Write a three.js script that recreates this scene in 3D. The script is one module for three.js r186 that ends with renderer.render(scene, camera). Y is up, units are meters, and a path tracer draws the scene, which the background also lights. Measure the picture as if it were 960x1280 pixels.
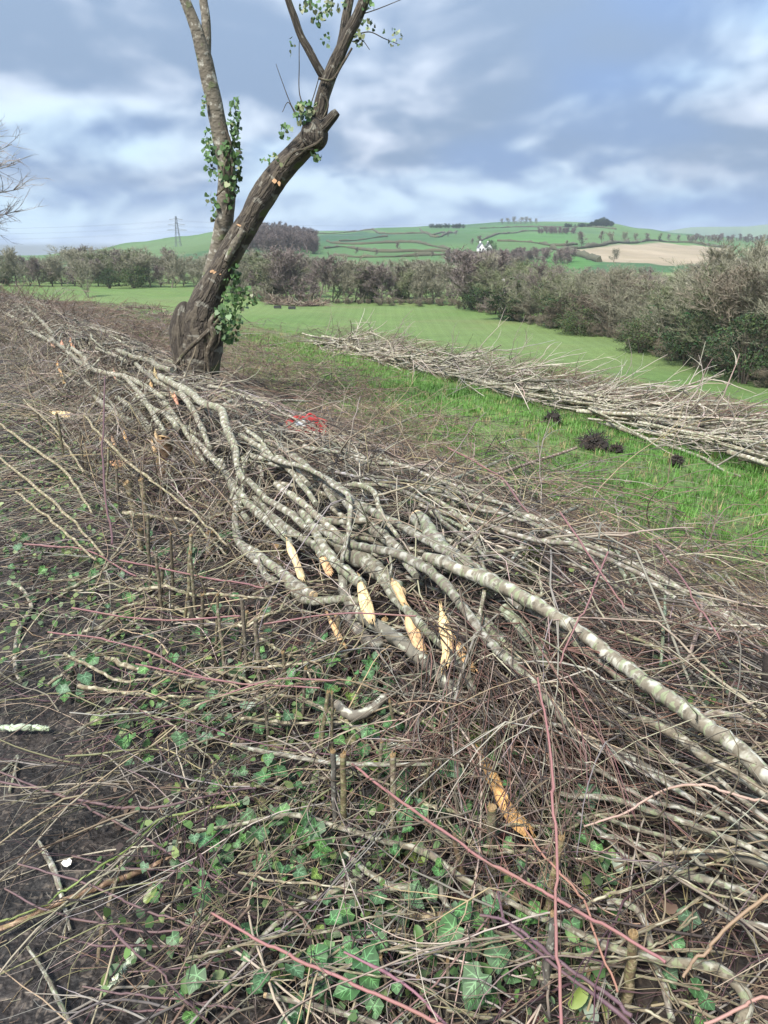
import * as THREE from 'three';
import { mergeGeometries } from 'three/addons/utils/BufferGeometryUtils.js';

// ---------------------------------------------------------------- camera, sky, sun, exposure
const scene = new THREE.Scene();
const PITCH = 19.9 * Math.PI / 180, EYE = 1.6, FPX = 924;      // photograph 960 x 1280, focal length in its pixels
const camera = new THREE.PerspectiveCamera(2 * Math.atan(640 / FPX) * 180 / Math.PI, 0.75, 0.05, 9000);
camera.position.set(0, EYE, 0);
camera.rotation.set(-PITCH, 0, 0);
scene.add(camera);

const renderer = new THREE.WebGLRenderer();
renderer.toneMapping = THREE.LinearToneMapping;
const EXPOSURE = 5.7;
renderer.toneMappingExposure = EXPOSURE;
renderer.shadowMap.enabled = true;

const SKYGAIN = 1.36;
const sun = new THREE.DirectionalLight(new THREE.Color(1, 0.955, 0.88), 1.5);
sun.position.set(-25, 60, 30);
sun.shadow.radius = 26;
sun.castShadow = true;
sun.shadow.mapSize.set(2048, 2048);
Object.assign(sun.shadow.camera, { left: -40, right: 40, top: 40, bottom: -40, near: 1, far: 200 });
scene.add(sun); scene.add(sun.target);
sun.target.position.set(0, 0, -8);

// ---------------------------------------------------------------- random numbers and noise
function rngOf(seed) {
  let a = seed >>> 0;
  return () => { a = (a + 0x6D2B79F5) >>> 0; let t = a; t = Math.imul(t ^ (t >>> 15), t | 1); t ^= t + Math.imul(t ^ (t >>> 7), t | 61); return ((t ^ (t >>> 14)) >>> 0) / 4294967296; };
}
let rnd = rngOf(7);
const R = (a, b) => a + (b - a) * rnd();
const pick = a => a[Math.floor(rnd() * a.length)];
const clamp = (x, a = 0, b = 1) => Math.min(b, Math.max(a, x));
const smooth = (a, b, x) => { const t = clamp((x - a) / (b - a)); return t * t * (3 - 2 * t); };
const mix = (a, b, t) => a + (b - a) * t;
const mix3 = (a, b, t) => [mix(a[0], b[0], t), mix(a[1], b[1], t), mix(a[2], b[2], t)];
const PERM = new Uint8Array(512); { const r = rngOf(99); const p = [...Array(256).keys()]; for (let i = 255; i > 0; i--) { const j = Math.floor(r() * (i + 1)); [p[i], p[j]] = [p[j], p[i]]; } for (let i = 0; i < 512; i++) PERM[i] = p[i & 255]; }
function vnoise(x, y, px = 256, py = 256) {            // value noise 0..1, tileable with the periods given
  const xi = Math.floor(x), yi = Math.floor(y), xf = x - xi, yf = y - yi;
  let x0 = xi % px, y0 = yi % py; if (x0 < 0) x0 += px; if (y0 < 0) y0 += py;
  const x1 = x0 + 1 === px ? 0 : x0 + 1, y1 = y0 + 1 === py ? 0 : y0 + 1;
  const u = xf * xf * (3 - 2 * xf), v = yf * yf * (3 - 2 * yf), A = PERM[x0 & 255], B = PERM[x1 & 255];
  const a = PERM[(A + y0) & 255], b = PERM[(B + y0) & 255], c = PERM[(A + y1) & 255], d = PERM[(B + y1) & 255];
  const e = a + (b - a) * u; return (e + (c + (d - c) * u - e) * v) / 255;
}
function fbm(x, y, oct = 4, px = 256, py = 256) {
  let s = 0, a = 0.5, n = 0;
  for (let i = 0; i < oct; i++) { s += a * vnoise(x + i * 17, y + i * 31, px, py); n += a; a *= 0.5; x *= 2; y *= 2; px *= 2; py *= 2; }
  return s / n;
}

// ---------------------------------------------------------------- sky: a layer of broken cloud, brighter overhead as any overcast sky
function pixDir(px, py) {
  const u = (px - 480) / FPX, v = (640 - py) / FPX, c = Math.cos(PITCH), s = Math.sin(PITCH);
  return [u, v * c - s, c + v * s];                     // x, y, forward
}
{
  const W = 2048, H = 1024, data = new Float32Array(W * H * 4);
  const spot = (px, py, rx, ry) => { const d = pixDir(px, py); return { az: Math.atan2(d[0], d[2]), el: Math.atan2(d[1], Math.hypot(d[0], d[2])), rx: rx / 980, ry: ry / 980 }; };
  // openings and thicker banks in the cloud as the photograph shows them
  const spots = [[spot(95, 175, 130, 38), 0.62, 0.9], [spot(30, 285, 160, 40), 0.4, 0.25], [spot(640, 225, 240, 26), 0.36, 0], [spot(900, 15, 110, 25), 0.1, 0.5], [spot(880, 60, 160, 60), -0.16, 0], [spot(560, 140, 140, 60), 0.16, 0],
    [spot(850, 95, 90, 25), 0.16, 0.6], [spot(800, 150, 200, 50), -0.12, 0], [spot(430, 60, 120, 50), 0.1, 0.1], [spot(250, 60, 250, 60), -0.22, 0], [spot(860, 262, 170, 26), -0.14, 1.0], [spot(700, 60, 200, 60), -0.12, 0], [spot(560, 190, 260, 22), -0.14, 0], [spot(170, 235, 160, 22), -0.1, 0], [spot(330, 140, 90, 70), 0.14, 0.1], [spot(470, 255, 130, 28), 0.22, 0.1]];
  for (let j = 0; j < H; j++) {
    const el = ((j + 0.5) / H - 0.5) * Math.PI, y = Math.sin(el), ce = Math.cos(el);
    for (let i = 0; i < W; i++) {
      const lon = ((i + 0.5) / W - 0.5) * 2 * Math.PI;
      const x = Math.cos(lon) * ce, z = Math.sin(lon) * ce;
      const o = (j * W + i) * 4;
      let c;
      if (y > -0.02) {
        const k = 1.0 / (Math.max(y, 0) + 0.34), qx = x * k * 2.3 + 40, qz = z * k * 2.3 + 60;
        const wx = fbm(qx * 0.9 + 9, qz * 0.9, 3) - 0.5, wz = fbm(qx * 0.9, qz * 0.9 + 7, 3) - 0.5;
        const n = fbm(qx + wx * 1.3, qz + wz * 1.3, 6);
        const n2 = fbm(qx * 3.4 + wz * 2.2 + 30, qz * 3.4 + wx * 2.2 + 11, 7);
        let dens = 0.36 + (n - 0.5) * 1.05 + (n2 - 0.5) * 1.5, blue = smooth(0.52, 0.7, fbm(qx * 0.7 + 90, qz * 0.7 + 20, 3)) * 0.45;
        const az = Math.atan2(x, -z);
        for (const [sp, a, b] of spots) {
          const dx = (az - sp.az) * ce / sp.rx, dy = (el - sp.el) / sp.ry, g = Math.exp(-dx * dx - dy * dy) * (0.45 + 1.1 * n2);
          dens += a * g; blue = clamp(blue + b * g * 0.8);
        }
        dens = clamp(dens, 0, 1.15);
        const dark = mix3([0.245, 0.335, 0.475], [0.22, 0.35, 0.62], blue), light = mix3([0.67, 0.745, 0.86], [0.56, 0.80, 0.93], blue);
        c = mix3(dark, light, smooth(0.05, 1.05, dens));
        const cie = (1 + 1.3 * Math.max(0, y)) / 1.33;
        const haze = Math.exp(-Math.max(y, 0) * 26) * 0.3;
        c = mix3(c, [0.5, 0.58, 0.73], haze).map(v => v * cie * 1.06);
      } else c = [0.2, 0.22, 0.2];
      data[o] = c[0] * SKYGAIN / EXPOSURE; data[o + 1] = c[1] * SKYGAIN / EXPOSURE; data[o + 2] = c[2] * SKYGAIN / EXPOSURE; data[o + 3] = 1;
    }
  }
  const sky = new THREE.DataTexture(data, W, H, THREE.RGBAFormat, THREE.FloatType);
  sky.mapping = THREE.EquirectangularReflectionMapping;
  sky.magFilter = THREE.LinearFilter; sky.minFilter = THREE.LinearFilter;
  sky.wrapS = THREE.RepeatWrapping;
  sky.colorSpace = THREE.LinearSRGBColorSpace;
  sky.needsUpdate = true;
  scene.background = sky; scene.environment = sky;
}
scene.fog = new THREE.FogExp2(new THREE.Color(0.62, 0.72, 0.86), 0.00014);

// ---------------------------------------------------------------- the lie of the land (x right, f forward, y up; z = -f)
const HX = 0.47, HF = 2.45, DX = -0.513, DF = 0.858;      // a point on the hedge line and its direction
const sOf = (x, f) => (x - HX) * DF - (f - HF) * DX;       // metres from the hedge line, towards the field
const lOf = (x, f) => (x - HX) * DX + (f - HF) * DF;       // metres along it
const xf = (s, l) => [HX + s * DF + l * DX, HF - s * DX + l * DF];
const softplus = (x, k) => x / k > 30 ? x : k * Math.log1p(Math.exp(x / k));
function ground(x, f) {
  const s = sOf(x, f), l = lOf(x, f);
  let y = 0.2 * Math.exp(-(s * s) / 0.72) + 0.05 * smooth(-1.6, -0.6, s);
  const drop = 0.19 * softplus(s - 6, 2) + 0.03 * Math.max(0, s - 1) + 0.055 * softplus(l - 17, 3);
  const cap = 8.6;
  y -= -1.2 * Math.log(Math.exp(-drop / 1.2) + Math.exp(-cap / 1.2)) + 1.2 * Math.log(1 + Math.exp(-cap / 1.2));
  const far = smooth(2, 12, Math.abs(s));
  y += (fbm(x * 0.09 + 50, f * 0.09 + 50, 3) - 0.5) * 0.9 * far;
  y += (fbm(x * 1.3 + 20, f * 1.3 + 20, 4) - 0.5) * (s > 1.4 ? 0.12 : 0.1);
  if (Math.abs(s) < 6) y += (fbm(x * 9 + 20, f * 9 + 20, 4) - 0.5) * 0.055;
  return y;
}
const bulk = (s) => s > 0 ? 0.05 + 0.30 * Math.exp(-(s * s) / 0.6) : 0.07 + 0.28 * Math.exp(-(s * s) / 0.36);
const surf = (x, f, k, lift) => ground(x, f) + bulk(sOf(x, f)) * k + lift;
function hit(px, py, k = 0, lift = 0, far = 420) {       // where the ray through a pixel meets the ground, or a height k * bulk + lift above it
  const d = pixDir(px, py); let t = 0.35, last = t;
  while (t < far && EYE + d[1] * t > surf(d[0] * t, d[2] * t, k, lift)) { last = t; t *= 1.03; }
  let a = last, b = t;
  for (let i = 0; i < 18; i++) { const m = (a + b) / 2; if (EYE + d[1] * m > surf(d[0] * m, d[2] * m, k, lift)) a = m; else b = m; }
  return { p: new THREE.Vector3(d[0] * a, EYE + d[1] * a, -d[2] * a), depth: a };     // depth along the optical axis
}
function atF(px, py, f) { const d = pixDir(px, py), t = f / d[2]; return { p: new THREE.Vector3(d[0] * t, EYE + d[1] * t, -f), depth: t }; }
const V = (x, y, z) => new THREE.Vector3(x, y, z);

// ---------------------------------------------------------------- naming
const used = {};
function numbered(n) { const k = used[n] = (used[n] ?? -1) + 1; return k ? `${n}_${String(k).padStart(3, '0')}` : n; }
function tag(o, label, category, group, kind) {
  if (label) o.userData.label = label; if (category) o.userData.category = category;
  if (group) o.userData.group = group; if (kind) o.userData.kind = kind;
  return o;
}
function shade(o) { o.traverse(c => { if (c.isMesh) { c.castShadow = true; c.receiveShadow = true; } }); return o; }
function top(o, name) { o.name = numbered(name); shade(o); scene.add(o); return o; }
function part(name, geometry, material, parent) { const m = new THREE.Mesh(geometry, material); m.name = name; parent.add(m); return m; }

// ---------------------------------------------------------------- geometry builder: tubes, blades, leaves with vertex colours
class TB {
  constructor() { this.p = []; this.n = []; this.c = []; this.u = []; this.i = []; }
  get count() { return this.p.length / 3; }
  vert(x, y, z, nx, ny, nz, c, u = 0, v = 0) { this.p.push(x, y, z); this.n.push(nx, ny, nz); this.c.push(c[0], c[1], c[2]); this.u.push(u, v); }
  tube(pts, rad, sides, col, opt = {}) {
    const n = pts.length, base = this.count, T = V(), X = V(), Y = V(), q = V(); let len = opt.v0 ?? 0;
    const vs = opt.vscale ?? 2.5, us = opt.us ?? 1;
    for (let k = 0; k < n; k++) {
      T.subVectors(pts[Math.min(n - 1, k + 1)], pts[Math.max(0, k - 1)]).normalize();
      if (k === 0) { X.set(Math.abs(T.y) > 0.9 ? 1 : 0, Math.abs(T.y) > 0.9 ? 0 : 1, 0); }
      X.addScaledVector(T, -X.dot(T)).normalize(); Y.crossVectors(T, X);
      if (k) len += pts[k].distanceTo(pts[k - 1]);
      const r = typeof rad === 'function' ? rad(k / (n - 1)) : rad[k];
      for (let j = 0; j <= sides; j++) {
        const a = j / sides * Math.PI * 2, ca = Math.cos(a), sa = Math.sin(a);
        const rr = opt.rough ? r * (1 + opt.rough(k / (n - 1), j % sides / sides, len)) : r;
        q.set(X.x * ca + Y.x * sa, X.y * ca + Y.y * sa, X.z * ca + Y.z * sa);
        const c = typeof col === 'function' ? col(k / (n - 1), j / sides, len) : col;
        this.vert(pts[k].x + q.x * rr, pts[k].y + q.y * rr, pts[k].z + q.z * rr, q.x, q.y, q.z, c, j / sides * us, len * vs);
      }
    }
    const m = sides + 1;
    for (let k = 0; k < n - 1; k++) for (let j = 0; j < sides; j++) { const a = base + k * m + j, b = a + m; this.i.push(a, a + 1, b, b, a + 1, b + 1); }
    for (const e of [0, 1]) if (opt.caps !== false && (opt.caps === undefined || opt.caps[e])) {      // end caps
      const k = e ? n - 1 : 0; T.subVectors(pts[e ? n - 1 : 1], pts[e ? n - 2 : 0]).normalize().multiplyScalar(e ? 1 : -1);
      const cc = opt.capCol ?? (typeof col === 'function' ? col(e, 0, len) : col), c0 = this.count;
      this.vert(pts[k].x, pts[k].y, pts[k].z, T.x, T.y, T.z, cc, 0.5, 0.5);
      for (let j = 0; j <= sides; j++) { const b = (base + k * m + j) * 3; this.vert(this.p[b], this.p[b + 1], this.p[b + 2], T.x, T.y, T.z, cc, 0.5 + 0.4 * Math.cos(j / sides * 6.283), 0.5 + 0.4 * Math.sin(j / sides * 6.283)); }
      for (let j = 0; j < sides; j++) e ? this.i.push(c0, c0 + 1 + j, c0 + 2 + j) : this.i.push(c0, c0 + 2 + j, c0 + 1 + j);
    }
    return this;
  }
  tri(a, b, c, col, n) {
    const o = this.count, q = n ?? V().subVectors(b, a).cross(V().subVectors(c, a)).normalize();
    for (const v of [a, b, c]) this.vert(v.x, v.y, v.z, q.x, q.y, q.z, col);
    this.i.push(o, o + 1, o + 2);
  }
  fan(outline, m, col, uvs) {             // a flat or bent polygon from local points, put in place by a matrix
    const o = this.count, q = V(), nn = V(0, 0, 1).transformDirection(m);
    outline.forEach(([x, y, z], k) => { q.set(x, y, z ?? 0).applyMatrix4(m); this.vert(q.x, q.y, q.z, nn.x, nn.y, nn.z, col, uvs ? uvs[k][0] : x, uvs ? uvs[k][1] : y); });
    for (let k = 1; k < outline.length; k++) this.i.push(o, o + k, o + (k % (outline.length - 1)) + 1);
  }
  geometry(origin) {
    const g = new THREE.BufferGeometry(), P = new Float32Array(this.p);
    if (origin) for (let k = 0; k < P.length; k += 3) { P[k] -= origin.x; P[k + 1] -= origin.y; P[k + 2] -= origin.z; }
    g.setAttribute('position', new THREE.BufferAttribute(P, 3));
    g.setAttribute('normal', new THREE.BufferAttribute(new Float32Array(this.n), 3));
    g.setAttribute('color', new THREE.BufferAttribute(new Float32Array(this.c), 3));
    g.setAttribute('uv', new THREE.BufferAttribute(new Float32Array(this.u), 2));
    g.setIndex(new THREE.BufferAttribute(this.count > 65535 ? new Uint32Array(this.i) : new Uint16Array(this.i), 1));
    return g;
  }
}
function curve(pts, n) { return new THREE.CatmullRomCurve3(pts, false, 'centripetal').getPoints(n); }

// ---------------------------------------------------------------- materials
function tex(w, h, fn, srgb = false) {                   // fn(u, v, i, j) gives linear r, g, b (a)
  const d = new Uint8Array(w * h * 4), enc = v => Math.round(255 * (srgb ? (v <= 0.0031308 ? v * 12.92 : 1.055 * Math.pow(clamp(v), 1 / 2.4) - 0.055) : clamp(v)));
  for (let j = 0; j < h; j++) for (let i = 0; i < w; i++) { const c = fn((i + 0.5) / w, (j + 0.5) / h, i, j), o = (j * w + i) * 4; d[o] = clamp(enc(c[0]), 0, 255); d[o + 1] = clamp(enc(c[1]), 0, 255); d[o + 2] = clamp(enc(c[2]), 0, 255); d[o + 3] = 255; }
  const t = new THREE.DataTexture(d, w, h); t.magFilter = THREE.LinearFilter; t.minFilter = THREE.LinearMipmapLinearFilter; t.generateMipmaps = true;
  t.wrapS = t.wrapT = THREE.RepeatWrapping; if (srgb) t.colorSpace = THREE.SRGBColorSpace; t.needsUpdate = true; return t;
}
const grey = f => (u, v) => { const g = f(u, v); return [g, g, g]; };
const std = o => new THREE.MeshStandardMaterial({ roughness: 0.9, metalness: 0, side: THREE.DoubleSide, ...o });
const M = {};
{
  // pale hazel and ash bark: smooth grey-buff with crusts of white and grey-green lichen and small cross marks
  const lich = (u, v) => smooth(0.43, 0.66, fbm(u * 9, v * 22, 6, 9, 22)), lich2 = (u, v) => smooth(0.55, 0.64, fbm(u * 10 + 40, v * 40 + 11, 5, 10, 40));
  const lent = (u, v) => smooth(0.66, 0.8, fbm(u * 7, v * 110, 2, 7, 110));
  M.pale = std({ map: tex(512, 1024, (u, v) => {
    let c = mix3([0.095, 0.08, 0.06], [0.205, 0.18, 0.14], fbm(u * 12, v * 34, 4, 12, 34));
    c = mix3(c, [0.37, 0.365, 0.32], lich(u, v) * 0.8); c = mix3(c, [0.2, 0.235, 0.14], lich2(u, v) * 0.75);
    c = mix3(c, [0.1, 0.085, 0.06], lent(u, v) * 0.7); c = mix3(c, [0.06, 0.05, 0.04], smooth(0.68, 0.76, fbm(u * 30 + 3, v * 40, 2, 30, 40)) * 0.6);
    return c; }, true), bumpMap: tex(512, 512, grey((u, v) => 0.5 * lich(u, v) + 0.25 * lich2(u, v) + 0.25 * fbm(u * 30, v * 50, 3, 30, 50))), bumpScale: 0.0015, vertexColors: true });
  M.darkstem = std({ map: tex(256, 256, (u, v) => {
    let c = mix3([0.07, 0.062, 0.05], [0.18, 0.165, 0.14], fbm(u * 8, v * 16, 4, 8, 16));
    c = mix3(c, [0.36, 0.37, 0.31], smooth(0.58, 0.68, fbm(u * 10 + 7, v * 18, 4, 10, 18)) * 0.8);
    return c; }, true), bumpMap: tex(256, 256, grey((u, v) => fbm(u * 14, v * 26, 4, 14, 26))), bumpScale: 0.002, vertexColors: true });
  // rugged bark of the standing tree
  const ridge = (u, v) => { const w = fbm(u * 6, v * 3, 3, 6, 3); return Math.abs(((fbm(u * 22 + w * 1.2, v * 4.0, 4, 22, 4)) - 0.5) * 2); };
  M.bark = std({ map: tex(640, 640, (u, v) => {
    const r = smooth(0.02, 0.3, ridge(u, v));
    let c = mix3([0.035, 0.028, 0.022], mix3([0.06, 0.048, 0.035], [0.11, 0.092, 0.068], fbm(u * 30, v * 30, 4, 30, 30)), r);
    c = mix3(c, [0.06, 0.08, 0.018], smooth(0.56, 0.68, fbm(u * 4 + 3, v * 4 + 9, 5, 4, 4)) * 0.75 * (0.4 + 0.6 * r));
    c = mix3(c, [0.3, 0.29, 0.24], smooth(0.63, 0.72, fbm(u * 8 + 13, v * 9 + 5, 5, 8, 9)) * 0.5);
    return c; }, true), bumpMap: tex(640, 640, grey((u, v) => 0.75 * smooth(0, 0.34, ridge(u, v)) + 0.25 * fbm(u * 60, v * 60, 3, 60, 60))), bumpScale: 0.013, vertexColors: true });
  M.limb = std({ map: tex(512, 512, (u, v) => {
    let c = mix3([0.075, 0.063, 0.046], [0.17, 0.15, 0.115], fbm(u * 9, v * 14, 5, 9, 14));
    c = mix3(c, [0.06, 0.05, 0.04], smooth(0.62, 0.74, fbm(u * 6 + 5, v * 30, 4, 6, 30)) * 0.6);
    c = mix3(c, [0.42, 0.41, 0.35], smooth(0.57, 0.66, fbm(u * 7 + 9, v * 9, 5, 7, 9)) * 0.6); c = mix3(c, [0.1, 0.13, 0.05], smooth(0.6, 0.7, fbm(u * 5 + 22, v * 6, 4, 5, 6)) * 0.6);
    return c; }, true), bumpMap: tex(512, 512, grey((u, v) => fbm(u * 14, v * 26, 5, 14, 26))), bumpScale: 0.01, vertexColors: true });
  M.cut = std({ map: tex(256, 256, (u, v) => mix3([0.4, 0.3, 0.175], [0.66, 0.55, 0.36], fbm(u * 40, v * 4, 4, 40, 4)).map(x => x * mix(0.6, 1, smooth(0.3, 0.42, fbm(u * 60 + 7, v * 5, 3, 60, 5)))), true), bumpMap: tex(256, 256, grey((u, v) => fbm(u * 50, v * 4, 4, 50, 4))), bumpScale: 0.003, roughness: 0.75, vertexColors: true });
  M.twig = std({ vertexColors: true, roughness: 0.8 });
  M.bramble = std({ vertexColors: true, roughness: 0.65 });
  M.lichen = std({ map: tex(256, 256, (u, v) => mix3([0.2, 0.25, 0.15], [0.5, 0.56, 0.42], smooth(0.3, 0.65, fbm(u * 20, v * 20, 4, 20, 20))), true), bumpMap: tex(256, 256, grey((u, v) => fbm(u * 24, v * 24, 4, 24, 24))), bumpScale: 0.006 });
  M.root = std({ color: new THREE.Color(0.018, 0.014, 0.011), roughness: 1 });
  M.litter = std({ vertexColors: true, roughness: 0.7 });
  M.green = new THREE.MeshPhysicalMaterial({ vertexColors: true, roughness: 0.55, side: THREE.DoubleSide });
  // ground
  M.mud = std({ map: tex(768, 768, (u, v) => {
    const a = fbm(u * 12, v * 12, 6, 12, 12), b = fbm(u * 60 + 5, v * 60, 3, 60, 60);
    let c = mix3([0.005, 0.004, 0.0035], [0.026, 0.0195, 0.016], smooth(0.3, 0.75, a * 0.6 + b * 0.4));
    c = mix3(c, [0.1, 0.08, 0.062], smooth(0.7, 0.8, fbm(u * 130, v * 50 + 9, 2, 130, 50)) * 0.7); c = mix3(c, [0.1, 0.08, 0.062], smooth(0.72, 0.82, fbm(u * 46 + 40, v * 120 + 9, 2, 46, 120)) * 0.7);
    return c; }, true), bumpMap: tex(640, 640, grey((u, v) => 0.6 * fbm(u * 16, v * 16, 6, 16, 16) + 0.4 * fbm(u * 70 + 3, v * 70, 3, 70, 70))), bumpScale: 0.035, roughness: 0.72, vertexColors: true });
  M.soil = std({ map: tex(768, 768, (u, v) => {
    const a = fbm(u * 14, v * 14, 6, 14, 14), b = fbm(u * 70 + 5, v * 70, 3, 70, 70);
    let c = mix3([0.007, 0.0055, 0.005], [0.034, 0.025, 0.02], smooth(0.3, 0.75, a * 0.5 + b * 0.5));
    c = mix3(c, [0.12, 0.09, 0.065], smooth(0.68, 0.8, fbm(u * 120, v * 40 + 9, 2, 120, 40)) * 0.6); c = mix3(c, [0.02, 0.035, 0.01], smooth(0.58, 0.7, fbm(u * 9 + 31, v * 9, 4, 9, 9)) * 0.7);
    return c; }, true), bumpMap: tex(512, 512, grey((u, v) => fbm(u * 30, v * 30, 5, 30, 30))), bumpScale: 0.03, roughness: 0.9, vertexColors: true });
  M.field = std({ map: tex(1024, 1024, (u, v) => {
    const a = fbm(u * 10, v * 10, 6, 10, 10), b = fbm(u * 90 + 5, v * 90, 3, 90, 90);
    return mix3(mix3([0.5, 0.52, 0.4], [1, 1, 1], smooth(0.25, 0.75, a * 0.5 + b * 0.5)), [0.9, 0.75, 0.62], smooth(0.62, 0.74, fbm(u * 24 + 9, v * 24, 4, 24, 24)) * 0.45); }), bumpMap: tex(512, 512, grey((u, v) => fbm(u * 60, v * 60, 4, 60, 60))), bumpScale: 0.05, roughness: 0.95, vertexColors: true });
  M.hill = std({ map: tex(512, 512, (u, v) => { const a = fbm(u * 8, v * 8, 6, 8, 8); return mix3([0.8, 0.82, 0.76], [1, 1, 1], smooth(0.25, 0.75, a)); }), roughness: 1, vertexColors: true });
  M.tree = std({ vertexColors: true, roughness: 1 });
}
M.cutlog = M.cut;

// ================================================================ THE SETTING
function steps(list) { const a = []; for (const [from, to, st, grow] of list) { let x = from, d = st; while (x < to - 1e-6) { a.push(x); x += d; d *= grow ?? 1; } } a.push(list[list.length - 1][1]); return a; }
function sheet(name, S, L, col, material, uvs, dy = 0) {
  const tb = new TB(), c = [0, 0, 0];
  for (const l of L) for (const s of S) { const [x, f] = xf(s, l); tb.vert(x, ground(x, f) + dy, -f, 0, 1, 0, col(s, l, x, f), x / uvs, f / uvs); }
  const w = S.length; for (let j = 0; j < L.length - 1; j++) for (let i = 0; i < w - 1; i++) { const a = j * w + i, b = a + w; tb.i.push(a, a + 1, b, b, a + 1, b + 1); }
  const g = tb.geometry(); g.computeVertexNormals();
  const m = new THREE.Mesh(g, material); m.userData.kind = 'structure'; top(m, name); return m;
}
const neg = (a) => a.map(x => -x).reverse();
const LN = steps([[-4, 10, 0.05], [10, 70, 0.1, 1.06]]);
sheet('mud_path', [...neg(steps([[0.7, 2.6, 0.028], [2.6, 40, 0.07, 1.15]]))], steps([[-2.2, 2.4, 0.028], [2.4, 8, 0.06], [8, 70, 0.1, 1.07]]), (s, l, x, f) => { const n = fbm(x * 3 + 8, f * 3 + 4, 4), k = 0.75 + 0.5 * n; return [k, k, k * (1 + 0.06 * (n - 0.5))]; }, M.mud, 1.1);
sheet('hedge_bank', steps([[-0.72, 1.75, 0.05]]), LN, (s, l, x, f) => { const k = 0.75 + 0.5 * fbm(x * 3, f * 3, 4), n = fbm(x * 2 + 9, f * 2, 3) - 0.5, d = smooth(0.45, 1.15, s + n); return [k * (1 + 2.6 * d), k * (1 + 2.4 * d), k * (1 + 1.5 * d)]; }, M.soil, 1.3, 0.004);
const grassTone = (x, f) => {
  const n = fbm(x * 0.35 + 10, f * 0.35 + 10, 4), m = fbm(x * 0.04 + 30, f * 0.04 + 12, 3);
  return mix3(mix3([0.065, 0.155, 0.024], [0.11, 0.205, 0.042], n), [0.145, 0.215, 0.065], smooth(0.45, 0.75, m) * 0.5 + 0.45 * smooth(4, 9, sOf(x, f)));
};
const bare = (s, l, x, f) => {           // how far dead stalks and brash cover the grass
  const n = fbm(x * 0.9 + 5, f * 0.9 + 15, 4) - 0.5, w = fbm(x * 0.25 + 45, f * 0.25 + 5, 3) - 0.5;
  const near = 0.95 * (1 - smooth(1.2, 2.2 + w * 1.5 + 0.9 * smooth(3, 6, l), s + n * 1.8));
  const row = Math.exp(-Math.pow((s - 5.2 - n) / 0.8, 2)) * 0.7 * smooth(-12, -6, l) * (1 - smooth(22, 32, l));
  return clamp(Math.max(near, row, smooth(0.62, 0.72, n + 0.5) * 0.35 * (1 - smooth(6, 12, s))));
};
sheet('field', steps([[1.68, 9, 0.1], [9, 460, 0.14, 1.045]]), [...neg(steps([[6, 260, 0.2, 1.06]])).slice(0, -1), ...steps([[-6, 16, 0.14], [16, 480, 0.2, 1.035]])], (s, l, x, f) => {
  const g0 = grassTone(x, f), b = bare(s, l, x, f), n = fbm(x * 2 + 3, f * 2 + 3, 3), pk = 0.8 + 0.4 * fbm(x * 0.8 + 7, f * 0.8 + 7, 4), g = mix3(g0, [0.2, 0.19, 0.09], smooth(0.55, 0.72, fbm(x * 0.22 + 60, f * 0.22 + 8, 4)) * 0.3).map(v => v * pk);
  return mix3(g, mix3([0.15, 0.11, 0.075], [0.2, 0.155, 0.1], n), b * 0.85);
}, M.field, 1.6);

// ---------------------------------------------------------------- far hillside with its fields
const RIDGE = [[-400, 318], [-100, 322], [40, 319], [110, 313], [170, 303], [230, 296], [290, 288], [340, 287], [390, 290], [440, 291], [480, 287], [560, 283], [640, 279], [700, 279], [760, 281], [800, 287], [850, 293], [900, 297], [960, 300], [1100, 304], [1500, 306]];
const lookup = (T, x) => { if (x <= T[0][0]) return T[0][1]; for (let i = 1; i < T.length; i++) if (x <= T[i][0]) { const a = T[i - 1], b = T[i], t = (x - a[0]) / (b[0] - a[0]); return mix(a[1], b[1], t * t * (3 - 2 * t)); } return T[T.length - 1][1]; };
const RANGE = [[-400, 800], [100, 850], [340, 950], [420, 1250], [640, 1400], [800, 1300], [960, 1150], [1500, 1100]];
function hillY(x, f) {
  const px = 480 + 983 * x / f, rr = lookup(RANGE, px), el = (306 - lookup(RIDGE, px)) / 1045;
  const yr = EYE + el * rr * 1.05, t = (f - 260) / (rr - 260);
  const n = (fbm(x * 0.004 + 60, f * 0.004 + 60, 4) - 0.5) * 14 * smooth(0.1, 0.5, t) * (1 - smooth(0.8, 1, t));
  if (t <= 1) return -9.6 + (yr + 9.6) * Math.max(0, t) * (0.78 + 0.22 * t) + n;
  return yr - (f - rr) * 0.06;
}
function hitHill(px, py) { const d = pixDir(px, py); let t = 280; while (t < 2600 && EYE + d[1] * t > hillY(d[0] * t, d[2] * t)) t += 4; return V(d[0] * t, hillY(d[0] * t, d[2] * t), -d[2] * t); }
const poly = pts => { const w = pts.map(([a, b]) => hitHill(a, b)).map(p => [p.x, -p.z]); const xs = w.map(p => p[0]), fs = w.map(p => p[1]); return { w, b: [Math.min(...xs), Math.max(...xs), Math.min(...fs), Math.max(...fs)] }; };
function inside({ w, b }, x, f) { if (x < b[0] || x > b[1] || f < b[2] || f > b[3]) return false; let c = false; for (let i = 0, j = w.length - 1; i < w.length; j = i++) if ((w[i][1] > f) !== (w[j][1] > f) && x < (w[j][0] - w[i][0]) * (f - w[i][1]) / (w[j][1] - w[i][1]) + w[i][0]) c = !c; return c; }
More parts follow.
